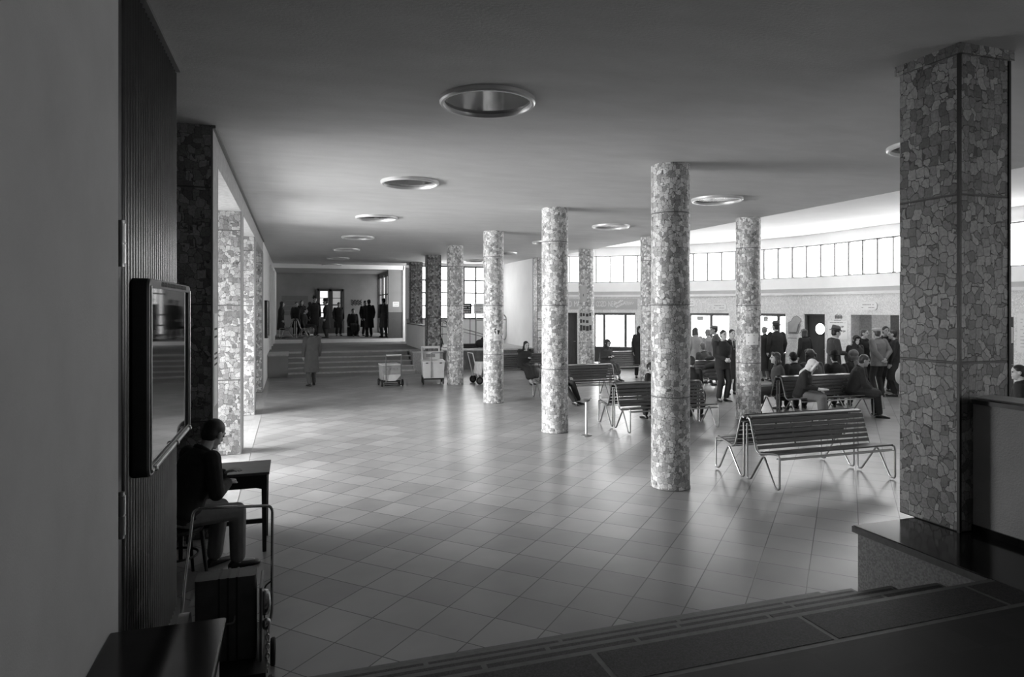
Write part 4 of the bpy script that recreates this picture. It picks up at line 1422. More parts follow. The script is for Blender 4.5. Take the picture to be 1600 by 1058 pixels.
def person(pos, face, label, h=1.72, sit=None, lean=0.0, side=0.0, head=(0.0, 0.0), hl=None, hr=None, feet=None, sex='m',
           top='coat', topm='cloth_dark', hem=0.42, bot='trousers', botm='cloth_dark', hair='short', hairm='hair_dark',
           hat=None, hatm='cloth_dark', shirt=None, fine=False, group=None, curl=0.5, stride=0.0, legm=None, ped=None, wide=1.0, elbow=None):
    s = h / 1.72
    root = thing('person', label, 'person', pos, math.atan2(-face[0], face[1]), group)
    vox = 0.0065 if fine else 0.009
    vc = 0.010 if fine else 0.014
    sw = (0.185 if sex == 'm' else 0.165) * s * wide
    hipz = (sit + 0.10) if sit is not None else 0.92 * s
    hip = V((0, 0, hipz))
    R = (Matrix.Rotation(-lean, 3, 'X') @ Matrix.Rotation(side, 3, 'Y'))
    T = lambda x, y, z: hip + R @ V((x * s, y * s, z * s))
    Rh = Matrix.Rotation(-lean * 0.45, 3, 'X') @ Matrix.Rotation(head[0], 3, 'Z') @ Matrix.Rotation(-head[1], 3, 'X')
    neck = T(0, 0.0, 0.535)
    hc = neck + (R @ V((0, 0.02, 0.06)) + Rh @ V((0, 0.02, 0.085))) * s
    H = lambda x, y, z: hc + Rh @ V((x * s, y * s, z * s))
    sh = {-1: T(0, -0.01, 0.475) + R @ V((-sw, 0, 0)), 1: T(0, -0.01, 0.475) + R @ V((sw, 0, 0))}
    hands = {-1: hl, 1: hr}
    arm = {}
    for sd in (-1, 1):
        t = hands[sd]
        if t is None:
            t = sh[sd] + V((sd * 0.05, 0.05, -0.52)) * s
        else:
            t = hip + V(t) * s
        pole = V((sd * 0.5, -1.0, -0.25)) if elbow is None else V((sd * elbow[0], elbow[1], elbow[2]))
        el, wr = ik(sh[sd], t, 0.285 * s, 0.255 * s, pole)
        arm[sd] = (sh[sd], el, wr)
    leg = {}
    for i, sd in enumerate((-1, 1)):
        hp = hip + V((sd * 0.088 * s, 0, -0.01))
        if feet:
            an = V(feet[i]) * s
            an.z = feet[i][2]
        elif sit is not None:
            an = V((sd * 0.10 * s, 0.45 * s, 0.085))
        else:
            an = V((sd * 0.10 * s, (sd * stride) * s, 0.085))
        kn, an = ik(hp, an, 0.435 * s, 0.42 * s, V((sd * 0.10, 1, 0.15)))
        leg[sd] = (hp, kn, an)

    # ---- the body, one grown surface
    mb = MB()
    q = 0.88
    mb.loft([ellipse(T(0, y, z), rx * s * q * wide, ry * s * q, R) for y, z, rx, ry in ((0, -0.08, 0.14, 0.10), (0, 0.0, 0.165, 0.115), (0, 0.15, 0.145, 0.10), (0.005, 0.32, 0.165, 0.115), (0, 0.44, 0.165, 0.10), (-0.005, 0.50, 0.10, 0.07))])
    mb.cap(T(0, -0.01, 0.47), 0.062 * s, neck + R @ V((0, 0.02, 0.08)) * s, 0.050 * s)
    mb.ball((0, 0, 0), (1, 1, 1), M4=Matrix.Translation(H(0, -0.008, 0.025)) @ Rh.to_4x4() @ Matrix.Diagonal((0.075 * s, 0.096 * s, 0.092 * s, 1)), n=18, m=12)
    mb.ball((0, 0, 0), (1, 1, 1), M4=Matrix.Translation(H(0, 0.025, -0.035)) @ Rh.to_4x4() @ Matrix.Diagonal((0.060 * s, 0.066 * s, 0.080 * s, 1)), n=16, m=10)
    mb.cap(H(0, 0.068, -0.092), 0.024 * s, H(0, 0.03, -0.085), 0.045 * s)
    mb.cap(H(0, 0.092, 0.018), 0.010 * s, H(0, 0.112, -0.022), 0.014 * s)
    mb.cap(H(-0.042, 0.072, 0.034), 0.013 * s, H(0.042, 0.072, 0.034), 0.013 * s)
    mb.cap(H(-0.022, 0.086, -0.056), 0.009 * s, H(0.022, 0.086, -0.056), 0.009 * s)
    for sd in (-1, 1):
        mb.ball((0, 0, 0), (1, 1, 1), M4=Matrix.Translation(H(sd * 0.076, -0.005, -0.008)) @ Rh.to_4x4() @ Matrix.Diagonal((0.013 * s, 0.022 * s, 0.034 * s, 1)), n=10, m=8)
        a, e, w = arm[sd]
        mb.cap(a, 0.046 * s, e, 0.040 * s)
        mb.cap(e, 0.040 * s, w, 0.027 * s)
        dd = (w - e)
        hand(mb, w, dd, V((-sd * 0.8, 0.2, -0.3)) if sit is None else V((-sd * 0.2, 0.1, -1)), curl, -sd if sit is None else -sd, s)
        hp, kn, an = leg[sd]
        mb.cap(hp, 0.083 * s, kn, 0.055 * s)
        mb.cap(kn, 0.055 * s, an, 0.038 * s)
        toe = (V((kn.x, kn.y, 0)) - V((hp.x, hp.y, 0)))
        fd = V((sd * 0.18, 1, 0)).normalized()
        mb.cap(an + V((0, 0, -0.03)), 0.036 * s, an + fd * 0.13 * s + V((0, 0, -0.05)), 0.026 * s)
    grow(mb, 'body', 'skin', root, vox, 1)
    # eyes
    if fine or abs(head[0]) < 3:
        mb = MB()
        for sd in (-1, 1):
            mb.ball(H(sd * 0.030, 0.082, 0.012), 0.011 * s, 8, 6)
        mb.build('eyes', 'ink', root, smooth=True)

    # ---- legs and feet
    lm = legm or botm
    for sd in (-1, 1):
        hp, kn, an = leg[sd]
        fd = V((sd * 0.18, 1, 0)).normalized()
        mb = MB()
        lt = V((fd.y, -fd.x, 0))
        base = V((an.x, an.y, an.z - 0.085))
        rings = []
        for yy, wd, ht in ((-0.075, 0.026, 0.055), (-0.05, 0.036, 0.085), (0.02, 0.037, 0.085), (0.08, 0.043, 0.062), (0.14, 0.044, 0.048), (0.18, 0.034, 0.036), (0.198, 0.016, 0.022)):
            c = base + fd * yy * s
            rings.append([c + lt * (wd * s * math.cos(t)) + V((0, 0, max(0.0, ht * s * (0.5 + 0.5 * math.sin(t))))) for t in [2 * PI * k / 12 for k in range(12)]])
        mb.loft(rings)
        mb.build('shoe', 'shoe', root, smooth=True, angle=1.0)
    if bot == 'trousers':
        mb = MB()
        mb.loft([ellipse(T(0, 0, z), rx * s * wide, ry * s, R) for z, rx, ry in ((-0.10, 0.150, 0.115), (0.0, 0.178, 0.128), (0.12, 0.162, 0.115))])
        for sd in (-1, 1):
            hp, kn, an = leg[sd]
            mb.cap(hp, 0.100 * s, kn, 0.074 * s)
            mb.cap(kn, 0.074 * s, an + V((0, 0, 0.03)), 0.066 * s)
        grow(mb, 'trousers', botm, root, vc)
    elif bot == 'skirt':
        mb = MB()
        mb.loft([ellipse(T(0, 0, z), rx * s, ry * s, R) for z, rx, ry in ((-0.10, 0.175, 0.13), (0.0, 0.180, 0.13), (0.13, 0.145, 0.105))])
        if sit is None:
            mb.loft([ellipse((0, 0, zz * s), rx * s, ry * s, Matrix.Identity(3)) for zz, rx, ry in ((hem, 0.235, 0.19), (0.70, 0.20, 0.16), (0.92, 0.175, 0.125))])
        else:
            k0, k1 = leg[-1][1], leg[1][1]
            for u in (0, 0.33, 0.66, 1):
                kk = k0.lerp(k1, u)
                hh = leg[-1][0].lerp(leg[1][0], u)
                aa = leg[-1][2].lerp(leg[1][2], u)
                mb.cap(hh, 0.105 * s, kk, 0.085 * s)
                mb.cap(kk, 0.085 * s, kk.lerp(aa, 0.55), 0.085 * s)
        grow(mb, 'skirt', botm, root, vc)
    # ---- coat or jacket with sleeves
    mb = MB()
    f = 1.0 if sex == 'm' else 0.92
    rows = [(0, -0.02, 0.192, 0.145), (0, 0.14, 0.175, 0.132), (0.006, 0.30, 0.198, 0.148), (0, 0.42, 0.200, 0.128), (-0.006, 0.49, 0.135, 0.092), (-0.004, 0.535, 0.078, 0.072)]
    mb.loft([ellipse(T(0, y, z), rx * s * f * wide, ry * s, R) for y, z, rx, ry in rows])
    for sd in (-1, 1):
        a, e, w = arm[sd]
        mb.cap(a + R @ V((-sd * 0.008, 0, -0.004)) * s, 0.077 * s * f, e, 0.062 * s * f)
        mb.cap(e, 0.062 * s * f, w - (w - e).normalized() * 0.008, 0.047 * s)
    if sit is None:
        zz0 = hem if top == 'coat' else 0.78
        if top == 'coat':
            mb.loft([ellipse((0, 0.0, z * s), rx * s * f * wide, ry * s, Matrix.Identity(3)) for z, rx, ry in ((zz0, 0.225, 0.185), ((zz0 + 0.92) / 2, 0.205, 0.160), (0.94, 0.186, 0.142))])
        else:
            mb.loft([ellipse((0, 0.0, z * s), rx * s * f * wide, ry * s, Matrix.Identity(3)) for z, rx, ry in ((zz0, 0.196, 0.150), (0.94, 0.186, 0.142))])
    else:
        mb.ball(hip + V((0, -0.01, -0.02)), (0.185 * s * f * wide, 0.145 * s, 0.10 * s))
        if top == 'coat':
            k0, k1 = leg[-1][1], leg[1][1]
            for u in (0, 0.5, 1):
                hh = leg[-1][0].lerp(leg[1][0], u)
                kk = k0.lerp(k1, u)
                aa = leg[-1][2].lerp(leg[1][2], u)
                mb.cap(hh, 0.112 * s, kk, 0.095 * s)
                if hem < 0.6:
                    mb.cap(kk, 0.095 * s, kk.lerp(aa, 0.75 - hem * 0.6), 0.105 * s)
    grow(mb, 'coat' if top == 'coat' else 'jacket', topm, root, vc)
    mb = MB()
    cp = [T(0.075 * math.sin(t), 0.005 + 0.070 * math.cos(t), 0.525 + 0.022 * math.cos(t + PI)) for t in [2 * PI * k / 16 for k in range(16)]]
    mb.tube(cp, 0.020 * s, 8, closed=True)
    mb.build('collar', topm, root, smooth=True)
    if shirt:
        mb = MB()
        mb.loft([[T(x, y, z) for x, y, z in r] for r in (((-0.050, 0.128, 0.50 - 0.02), (0.050, 0.128, 0.48), (0.050, 0.10, 0.535), (-0.050, 0.10, 0.535)), ((-0.012, 0.158, 0.28), (0.012, 0.158, 0.28), (0.012, 0.13, 0.28), (-0.012, 0.13, 0.28)))])
        mb.tube([T(0.062 * math.sin(t), 0.012 + 0.060 * math.cos(t), 0.552 + 0.018 * math.cos(t + PI)) for t in [2 * PI * k / 14 for k in range(14)]], 0.012 * s, 6, closed=True)
        so = mb.build('shirt', shirt, root, smooth=True)
        MB().loft([[T(x, y, z) for x, y, z in r] for r in (((-0.016, 0.135, 0.505), (0.016, 0.135, 0.505), (0.016, 0.125, 0.505), (-0.016, 0.125, 0.505)), ((-0.020, 0.164, 0.30), (0.020, 0.164, 0.30), (0.020, 0.152, 0.30), (-0.020, 0.152, 0.30)))]).build('tie', 'cloth_black', so)

    # ---- hair and headwear
    HM = lambda x, y, z, a, b, c: Matrix.Translation(H(x, y, z)) @ Rh.to_4x4() @ Matrix.Diagonal((a * s, b * s, c * s, 1))
    if hair and hat != 'scarf':
        mb = MB()
        mb.ball((0, 0, 0), (1, 1, 1), M4=HM(0, -0.020, 0.042, 0.083, 0.098, 0.088), n=18, m=10)
        mb.ball((0, 0, 0), (1, 1, 1), M4=HM(0, -0.045, -0.005, 0.076, 0.066, 0.085), n=16, m=10)
        if hair in ('long', 'wavy'):
            mb.ball((0, 0, 0), (1, 1, 1), M4=HM(0, -0.055, -0.09, 0.085, 0.055, 0.10), n=16, m=10)
            for sd in (-1, 1):
                mb.cap(H(sd * 0.078, 0.0, 0.04), 0.026 * s, H(sd * 0.085, -0.01, -0.12), 0.030 * s)
        if hair == 'wavy':
            rnd = random.Random(int(pos[0] * 100))
            for i in range(16):
                a = rnd.uniform(0, 2 * PI)
                mb.ball(H(0.095 * math.cos(a), -0.045 + 0.055 * math.sin(a), rnd.uniform(-0.16, 0.06)), rnd.uniform(0.022, 0.034) * s, 8, 6)
            for x in (-0.05, 0.0, 0.05):
                mb.ball(H(x, 0.055, 0.105 - abs(x) * 0.4), 0.032 * s, 8, 6)
        if hair == 'bun':
            mb.ball(H(0, -0.115, -0.01), 0.045 * s, 10, 8)
        grow(mb, 'hair', hairm, root, 0.010, 1)
    if hat == 'fedora':
        mb = MB()
        n = 28
        rg = []
        for rx, ry, z0 in ((0.085, 0.102, 0.064), (0.125, 0.150, 0.056), (0.128, 0.152, 0.062), (0.128, 0.152, 0.068), (0.120, 0.146, 0.064), (0.092, 0.110, 0.075), (0.090, 0.108, 0.12), (0.080, 0.098, 0.175), (0.060, 0.080, 0.182), (0.030, 0.045, 0.165)):
            rg.append([H(rx * math.cos(2 * PI * k / n), -0.012 + ry * math.sin(2 * PI * k / n), z0 + (0.020 * abs(math.cos(2 * PI * k / n)) - 0.006 if rx > 0.11 else 0) + (0.012 * -math.sin(2 * PI * k / n) if z0 > 0.15 else 0)) for k in range(n)])
        mb.loft(rg)
        ho = mb.build('hat', hatm, root, smooth=True, angle=1.2)
        MB().loft([[H(rx * math.cos(2 * PI * k / n), -0.012 + ry * math.sin(2 * PI * k / n), z0) for k in range(n)] for rx, ry, z0 in ((0.0945, 0.1125, 0.078), (0.0925, 0.1105, 0.105))], cap=False).build('hat_band', 'cloth_black', ho, smooth=True)
    elif hat == 'cap':
        mb = MB()
        mb.ball((0, 0, 0), (1, 1, 1), M4=HM(0, -0.008, 0.095, 0.102, 0.122, 0.042), n=20, m=10)
        mb.ball((0, 0, 0), (1, 1, 1), M4=HM(0, -0.018, 0.068, 0.088, 0.105, 0.036), n=20, m=10)
        mb.ball((0, 0, 0), (1, 1, 1), M4=HM(0, 0.105, 0.066, 0.062, 0.050, 0.010), n=16, m=6)
        grow(mb, 'cap', hatm, root, 0.009, 1)
    elif hat == 'scarf':
        mb = MB()
        mb.ball((0, 0, 0), (1, 1, 1), M4=HM(0, -0.022, 0.035, 0.094, 0.108, 0.100), n=18, m=12)
        mb.ball((0, 0, 0), (1, 1, 1), M4=HM(0, -0.045, -0.06, 0.088, 0.078, 0.105), n=16, m=10)
        loop = [H(0.080 * math.sin(t), 0.052 + 0.012 * math.cos(t), 0.0 + 0.115 * math.cos(t) - 0.012) for t in [2 * PI * k / 18 for k in range(18)]]
        mb.tube(loop, 0.022 * s, 8, closed=True)
        mb.cap(H(0, -0.04, -0.13), 0.075 * s, T(0, -0.07, 0.44), 0.085 * s)
        mb.cap(H(0, 0.04, -0.125), 0.040 * s, T(0, 0.06, 0.47), 0.050 * s)
        grow(mb, 'headscarf', hatm, root, 0.009, 1)
    root['hip'] = hipz
    return root, dict(T=T, H=H, arm=arm, leg=leg, hip=hip, s=s)


def on_bench(bench, u, front, dy=0.0):
    sg_ = -1 if front else 1
    return V((bench[0] + u, bench[1] + sg_ * (0.375 + dy), 0.0))


SEATZ = 0.425
# ---- seated man by the small table, near left
person((CHX + 0.02, CHY + 0.02, 0), (0.80, 0.60), 'person in a dark jacket hunched on a chair beside the small table, seen from behind', 1.74, 0.472, 0.38, 0.0, (0.25, 0.35),
       hl=(0.02, 0.36, 0.26), hr=(0.12, 0.34, 0.20), feet=[(-0.10, 0.36, 0.085), (0.12, 0.44, 0.085)], topm='cloth_black', botm='cloth_grey', top='jacket', fine=True, elbow=(0.7, -0.7, -0.5))
# ---- woman on the dark bench
p = on_bench(B7, 0.12, True)
p.x = at_y(818, p.y).x
person(p, (0.10, -1), 'long-haired woman in a long black coat seated with a bag, hand at her chin', 1.63, SEATZ, 0.22, 0.0, (0.1, 0.12), hl=(-0.10, 0.22, 0.25), hr=(0.02, 0.18, 0.50),
       sex='f', topm='cloth_black', hem=0.25, bot='skirt', botm='cloth_black', hair='long', fine=True, wide=1.22, feet=[(-0.10, 0.52, 0.085), (0.02, 0.58, 0.085)])
b = thing('handbag', 'dark round handbag hanging by the long-haired seated woman', 'bag', (p.x + 0.30, p.y - 0.30, 0.16), 0.2)
MB().ball((0, 0, 0.16), (0.17, 0.08, 0.17)).build('body', 'leather', b, smooth=True)
MB().tube(rounded([(-0.10, 0, 0.28), (-0.08, 0, 0.46), (0.08, 0, 0.46), (0.10, 0, 0.28)], 0.06, 4), 0.010, 6).build('handle', 'leather', b, smooth=True)
b = thing('parcel', 'small pale cloth bundle on the bench beside the long-haired seated woman', 'bundle', (p.x + 0.42, p.y + 0.02, 0.46), 0.3)
MB().ball((0, 0, 0.06), (0.15, 0.10, 0.06)).cap((0.05, 0, 0.08), 0.03, (0.16, 0.03, 0.07), 0.02).build('cloth', 'cloth_light', b, smooth=True)
# ---- person behind the ashtray column
p = on_bench(B4, 0, True)
p.x = at_y(870, p.y).x
person(p, (0.22, -1), 'seated person in dark trousers mostly hidden by the column beside the ashtray', 1.72, SEATZ, 0.25, 0.12, (0.2, 0.3), hl=(-0.18, 0.30, 0.10), hr=(0.16, 0.30, 0.12),
       topm='cloth_dark', top='jacket', botm='cloth_black', feet=[(-0.26, 0.50, 0.085), (-0.08, 0.60, 0.085)], fine=True)
# ---- woman with dark headscarf below the counter window
p = on_bench(B5, 0, True)
p.x = at_y(946, p.y).x
person(p, (0.12, -1), 'woman in a dark headscarf seated on a bench below the wide counter window', 1.62, SEATZ, 0.12, 0.0, (0.0, 0.05), hl=(-0.10, 0.26, 0.24), hr=(0.06, 0.26, 0.22),
       sex='f', topm='cloth_dark', hem=0.5, bot='skirt', botm='cloth_mid', hat='scarf', hatm='cloth_dark', fine=True, feet=[(-0.20, 0.55, 0.085), (-0.04, 0.60, 0.085)])
# ---- standing dark figure by the middle column
p = at(999, 590)
person(p, (-0.3, -1), 'dark-coated person standing behind the partly hidden middle column', 1.66, topm='cloth_black', botm='cloth_black', hat='scarf', hatm='cloth_black', sex='f')
# ---- people behind the bench that crosses the big column
p = on_bench(B2, 0, False)
p.x = at_y(1030, p.y).x
person(p, (0, 1), 'dark seated person behind the biggest column, back turned, only a shoulder in view', 1.50, SEATZ, 0.45, 0, (0, 0.4), topm='cloth_black', botm='cloth_black', hat='cap', hatm='cloth_black')
p = on_bench(B2, 0, False)
p.x = at_y(1078, p.y).x
person(p, (0.75, 0.65), 'seated person in dark coat just right of the biggest column, hand resting on the lap', 1.66, SEATZ, 0.15, 0, (0.2, 0.1), hl=(-0.1, 0.30, 0.12), hr=(0.10, 0.34, 0.14), topm='cloth_black', botm='cloth_black', hem=0.3, hair='short', hairm='hair_brown')
# ---- at the counter window with the queue
p = at(1087, 597)
person(p, (0.15, 1), 'person in a pale coat queueing just right of the biggest column', 1.66, sex='f', topm='cloth_light', hem=0.40, bot='skirt', botm='cloth_light', hair='long', hairm='hair_brown')
p = at(1107, 599)
person(p, (-0.1, 1), 'broad-backed person in a pale coat amid the counter queue', 1.62, wide=1.12, topm='cloth_light', botm='cloth_mid', hair='short', hairm='hair_grey')
p = at(1122, 602)
person(p, (-0.8, 0.5), 'person in a flat cap looking left at the counter window', 1.74, lean=0.12, topm='cloth_mid', botm='cloth_dark', hat='cap', hatm='cloth_grey', hair='short')
p = at(1129, 627)
person(p, (-0.1, -1), 'man in a dark suit standing before the bench, hands clasped, facing forward', 1.73, lean=0.02, topm='cloth_black', top='jacket', botm='cloth_black', hl=(-0.06, 0.20, 0.12), hr=(0.06, 0.20, 0.12), hair='short', fine=True)
p = at(1143, 616)
person(p, (-0.2, -1), 'person in dark coat and light scarf half hidden by the column with white card', 1.70, topm='cloth_black', botm='cloth_black', hair='short', shirt='cloth_light')
p = on_bench(B6, 0, False)
p.x = at_y(1101, p.y).x
person(p, (0, 1), 'grey-haired person in dark clothes seated with back turned, before the counter queue', 1.66, SEATZ, 0.1, 0, (0.1, 0), topm='cloth_mid', botm='cloth_dark', hair='short', hairm='hair_grey')
# coat draped over the bench end
p = on_bench(B6, 0, True)
p.x = at_y(1112, p.y).x
o = thing('draped_coat', 'dark coat draped over the bench end beside the standing man in a dark suit', 'coat', (p.x, p.y, 0))
mb = MB()
mb.cap((0.00, 0.24, 0.90), 0.05, (0.18, 0.24, 0.92), 0.06)
mb.cap((-0.10, 0.14, 0.70), 0.06, (0.20, 0.15, 0.74), 0.09)
mb.cap((-0.16, 0.06, 0.55), 0.08, (0.20, 0.02, 0.56), 0.11)
mb.cap((-0.22, -0.08, 0.50), 0.06, (0.18, -0.18, 0.50), 0.08)
mb.cap((-0.24, -0.26, 0.46), 0.045, (-0.02, -0.30, 0.44), 0.06)
mb.cap((0.10, -0.28, 0.46), 0.07, (0.14, -0.31, 0.28), 0.05)
grow(mb, 'cloth', 'cloth_dark', o, 0.014)
# ---- narrow counter window
p = at(1195, 595)
person(p, (0.1, 1), 'bare-headed person in a long dark coat at the narrow counter window', 1.68, sex='f', topm='cloth_dark', hem=0.32, bot='skirt', botm='cloth_dark', hair='short', hairm='hair_grey')
p = at(1213, 596.5)
person(p, (0.25, 1), 'man in a dark hat and long coat with back turned at the narrow counter window', 1.80, topm='cloth_black', hem=0.34, botm='cloth_black', hat='fedora', hatm='cloth_mid', head=(0.5, 0), feet=[(-0.13, 0, 0.085), (0.13, 0, 0.085)], wide=1.05)
# ---- by the porthole door
p = at(1257, 601)
person(p, (0.0, 1), 'dark-haired woman in a dark coat facing the porthole door, back turned', 1.64, sex='f', topm='cloth_black', hem=0.36, bot='skirt', botm='cloth_black', hair='long', hairm='hair_brown', head=(0.5, 0))
p = at(1303, 621)
hatman, hk = person(p, (0.88, -0.30), 'man in a dark felt hat and suit standing in profile, holding a paper cup', 1.76, topm='cloth_dark', top='jacket', botm='cloth_dark', hat='fedora', hatm='cloth_mid', hair='short', hr=(0.14, 0.27, 0.17), hl=(-0.2, 0.12, -0.02), head=(0.0, 0.14), shirt='cloth_white', fine=True, curl=0.9)
# ---- the crowd by the recess
p = at(1335, 622)
person(p, (-0.15, -1), 'woman wrapped in a black headscarf facing forward by the dark recess', 1.58, lean=0.08, sex='f', topm='cloth_black', hem=0.25, bot='skirt', botm='cloth_black', hat='scarf', hatm='cloth_black', head=(-0.2, 0.1), wide=1.15)
p = at(1349, 614)
person(p, (0.3, -1), 'person with blurred face standing behind the woman in the black headscarf', 1.70, topm='cloth_black', botm='cloth_black', hair='short', hairm='hair_brown')
p = at(1373, 620)
person(p, (0.05, 1), 'man in a grey jacket and flat cap, hands clasped behind his back', 1.74, topm='cloth_grey', top='jacket', botm='cloth_dark', hat='cap', hatm='cloth_light', hair='short', hairm='hair_brown', hl=(-0.05, -0.17, 0.04), hr=(0.05, -0.17, 0.06), lean=0.06, wide=1.08, fine=True, elbow=(1.0, -0.2, 0.0))
p = at(1383, 612)
person(p, (-0.4, -1), 'dark-haired man whose head shows just right of the grey flat cap', 1.76, topm='cloth_black', botm='cloth_black', hair='short')
p = at(1397, 619)
person(p, (-0.6, 0.6), 'dark-coated person carrying a sack at the edge of the massive pillar', 1.70, topm='cloth_black', botm='cloth_black', hair='short', hl=(-0.22, 0.10, -0.06), wide=1.05)
q = at(1398, 621)
b = thing('sack', 'light cloth sack carried at the edge of the massive pillar', 'sack', (q.x - 0.20, q.y - 0.36, 0.36))
mb = MB()
mb.ball((0, 0, 0.22), (0.16, 0.11, 0.22)).cap((0, 0, 0.40), 0.07, (0.03, 0.05, 0.52), 0.03)
grow(mb, 'cloth', 'cloth_light', b, 0.012)
# ---- the bench with the seated women
p = on_bench(B3, 0, True, 0.02)
p.x = at_y(1250, p.y).x
wpos = p.copy()
person(p, (0.62, -0.78), 'woman in a white headscarf and dark cardigan bent over her lap on the bench', 1.62, SEATZ, 0.30, 0.0, (0.0, 0.35), hl=(-0.05, 0.36, 0.12), hr=(0.05, 0.34, 0.14), sex='f', topm='cloth_black', top='jacket', bot='skirt', botm='cloth_grey',
       hat='scarf', hatm='cloth_white', feet=[(-0.06, 0.50, 0.085), (0.10, 0.46, 0.085)], fine=True, wide=1.30)
b = thing('napkin', 'crumpled white cloth in the lap of the woman in a white headscarf', 'cloth', (p.x + 0.25, p.y - 0.31, 0.62), -0.6)
mb = MB()
mb.ball((0, 0, 0.02), (0.11, 0.06, 0.030)).ball((0.08, 0.02, 0.015), (0.07, 0.04, 0.025)).ball((-0.06, -0.02, 0.03), (0.05, 0.04, 0.03))
grow(mb, 'cloth', 'cloth_white', b, 0.010, 1)
p = on_bench(B3, 0, True, -0.02)
p.x = at_y(1332, p.y).x
person(p, (0.80, -0.60), 'man in a dark coat seated hunched at the right end of the bench', 1.72, SEATZ, 0.28, 0.0, (0.1, 0.15), hl=(-0.02, 0.38, 0.02), hr=(0.08, 0.36, 0.02), topm='cloth_dark', botm='cloth_black', hem=0.62, hair='short', hairm='hair_brown', feet=[(-0.10, 0.44, 0.085), (0.12, 0.48, 0.085)], fine=True, wide=1.1)
q = at(1377, 640)
b = thing('shopping_bag', 'pale bag standing on the floor at the right end of the bench', 'bag', (q.x + 0.02, q.y + 0.1, 0.0))
mb = MB().hexa([(-0.14, -0.07, 0), (0.14, -0.07, 0), (0.14, 0.07, 0), (-0.14, 0.07, 0)], [(-0.11, -0.03, 0.30), (0.11, -0.03, 0.30), (0.11, 0.03, 0.30), (-0.11, 0.03, 0.30)])
mb.build('body', 'cloth_light', b, bevel=0.02)
MB().tube(rounded([(-0.07, 0, 0.29), (-0.06, 0, 0.40), (0.06, 0, 0.40), (0.07, 0, 0.29)], 0.04, 4), 0.008, 6).build('handle', 'cloth_mid', b, smooth=True)
for px, face, lab, kw in (
        (1217, (-0.9, 0.45), 'fair wavy-haired woman in profile to the left, seated at the bench end', dict(sex='f', topm='cloth_mid', hair='wavy', hairm='hair_brown', h=1.70, bot='skirt', botm='cloth_light', lean=0.05)),
        (1243, (0.1, 1), 'dark-haired person seated between two women with wavy hair', dict(topm='cloth_dark', hair='short', hairm='hair_dark', h=1.70)),
        (1270, (0.15, 1), 'woman with thick wavy hair and grey coat, back turned behind the white headscarf', dict(sex='f', topm='cloth_mid', hair='wavy', hairm='hair_brown', h=1.80, wide=1.15)),
        (1309, (0.4, 1), 'person in a black felt hat seated with back turned behind the bench', dict(topm='cloth_black', hat='fedora', hatm='cloth_black', h=1.62, lean=0.25, wide=1.1)),
        (1338, (0.3, 1), 'person in a light patterned scarf leaning behind the bench backrest', dict(topm='cloth_dark', hat='scarf', hatm='cloth_grey', h=1.72, lean=0.12, sex='f'))):
    p = on_bench(B3, 0, False, 0.0)
    p.x = at_y(px, p.y).x
    kw = dict(kw)
    hh = kw.pop('h')
    person(p, face, lab, hh, SEATZ, kw.pop('lean', 0.1), botm=kw.pop('botm', 'cloth_dark'), **kw)
# ---- person behind the near balustrade
p = on_bench(B8, 0, False)
p.x = at_y(1599, p.y).x
person(p, (-0.35, 1), 'dark-haired person in a dark jacket seated behind the newspapers at far right', 1.74, SEATZ, 0.05, 0, (0.6, 0.05), topm='cloth_black', top='jacket', botm='cloth_black', hair='short')
# ---- walker on the way to the steps
p = at(487, 603)
person(p, (-0.25, 1), 'person in a mid-grey coat walking towards the far steps', 1.70, topm='cloth_mid', hem=0.40, botm='cloth_mid', hair='short', hairm='hair_brown', stride=0.12)

# ---- far waiting hall, silhouettes on the raised floor
FZ = 0.9
for px, Y, h_, face, sit, kw, lab in (
        (439, 31.0, 1.62, (1, 0.1), None, dict(sex='f', bot='skirt', hem=0.4, hair='long'), 'dark figure standing against the left wall of the far waiting hall'),
        (463, 33.6, 1.62, (0.3, -1), None, dict(), 'person standing behind the seated group in the far waiting hall'),
        (471, 34.2, 1.70, (0.4, -1), None, dict(sex='f', hair='long'), 'taller person standing just right of the one behind the seated group, far hall'),
        (483, 33.2, 1.62, (0.8, -0.2), None, dict(), 'person with pale face edge standing left of the man before the bright door'),
        (491.5, 32.9, 1.86, (0.3, -1), None, dict(hat='fedora', hatm='cloth_black'), 'tall man in a hat standing before the bright far door'),
        (510.5, 30.8, 1.72, (-0.9, 0.2), None, dict(hat='fedora', hatm='cloth_black'), 'person in hat and long coat right of the bright far door'),
        (529, 33.0, 1.60, (0.2, -1), None, dict(wide=1.1), 'stooped person standing right of the far door'),
        (570, 32.6, 1.68, (0.5, -1), None, dict(), 'left one of the two dark standing people near the far hall windows'),
        (577, 31.4, 1.72, (-0.3, 1), None, dict(hair='short'), 'right one of the two dark standing people near the far hall windows'),
        (600, 30.9, 1.78, (-0.3, 1), None, dict(topm='cloth_mid', botm='cloth_mid'), 'person in a lighter coat standing beside the tall far hall windows'),
        (450, 31.9, 1.66, (1, -0.1), 0.43, dict(), 'person seated on the tube-framed bench in the far waiting hall, left one'),
        (461, 31.4, 1.70, (1, -0.2), 0.43, dict(wide=1.15), 'broad person seated on the tube-framed bench in the far waiting hall, right one'),
        (551, 32.4, 1.66, (0.2, -1), 0.43, dict(lean=0.1), 'person seated on a crate before the dark wall of the far waiting hall')):
    p = at_y(px, Y)
    if sit and px < 470:
        p.x, p.y = 0.15 + 0.37, Y
    if sit and px == 461:
        p.y = 31.15
    kw = dict(kw)
    tm = kw.pop('topm', 'cloth_black')
    person((p.x, p.y, FZ), face, lab, h_, sit, kw.pop('lean', 0.03), topm=tm, botm=kw.pop('botm', 'cloth_black'), **kw)
p = at_y(551, 32.4)
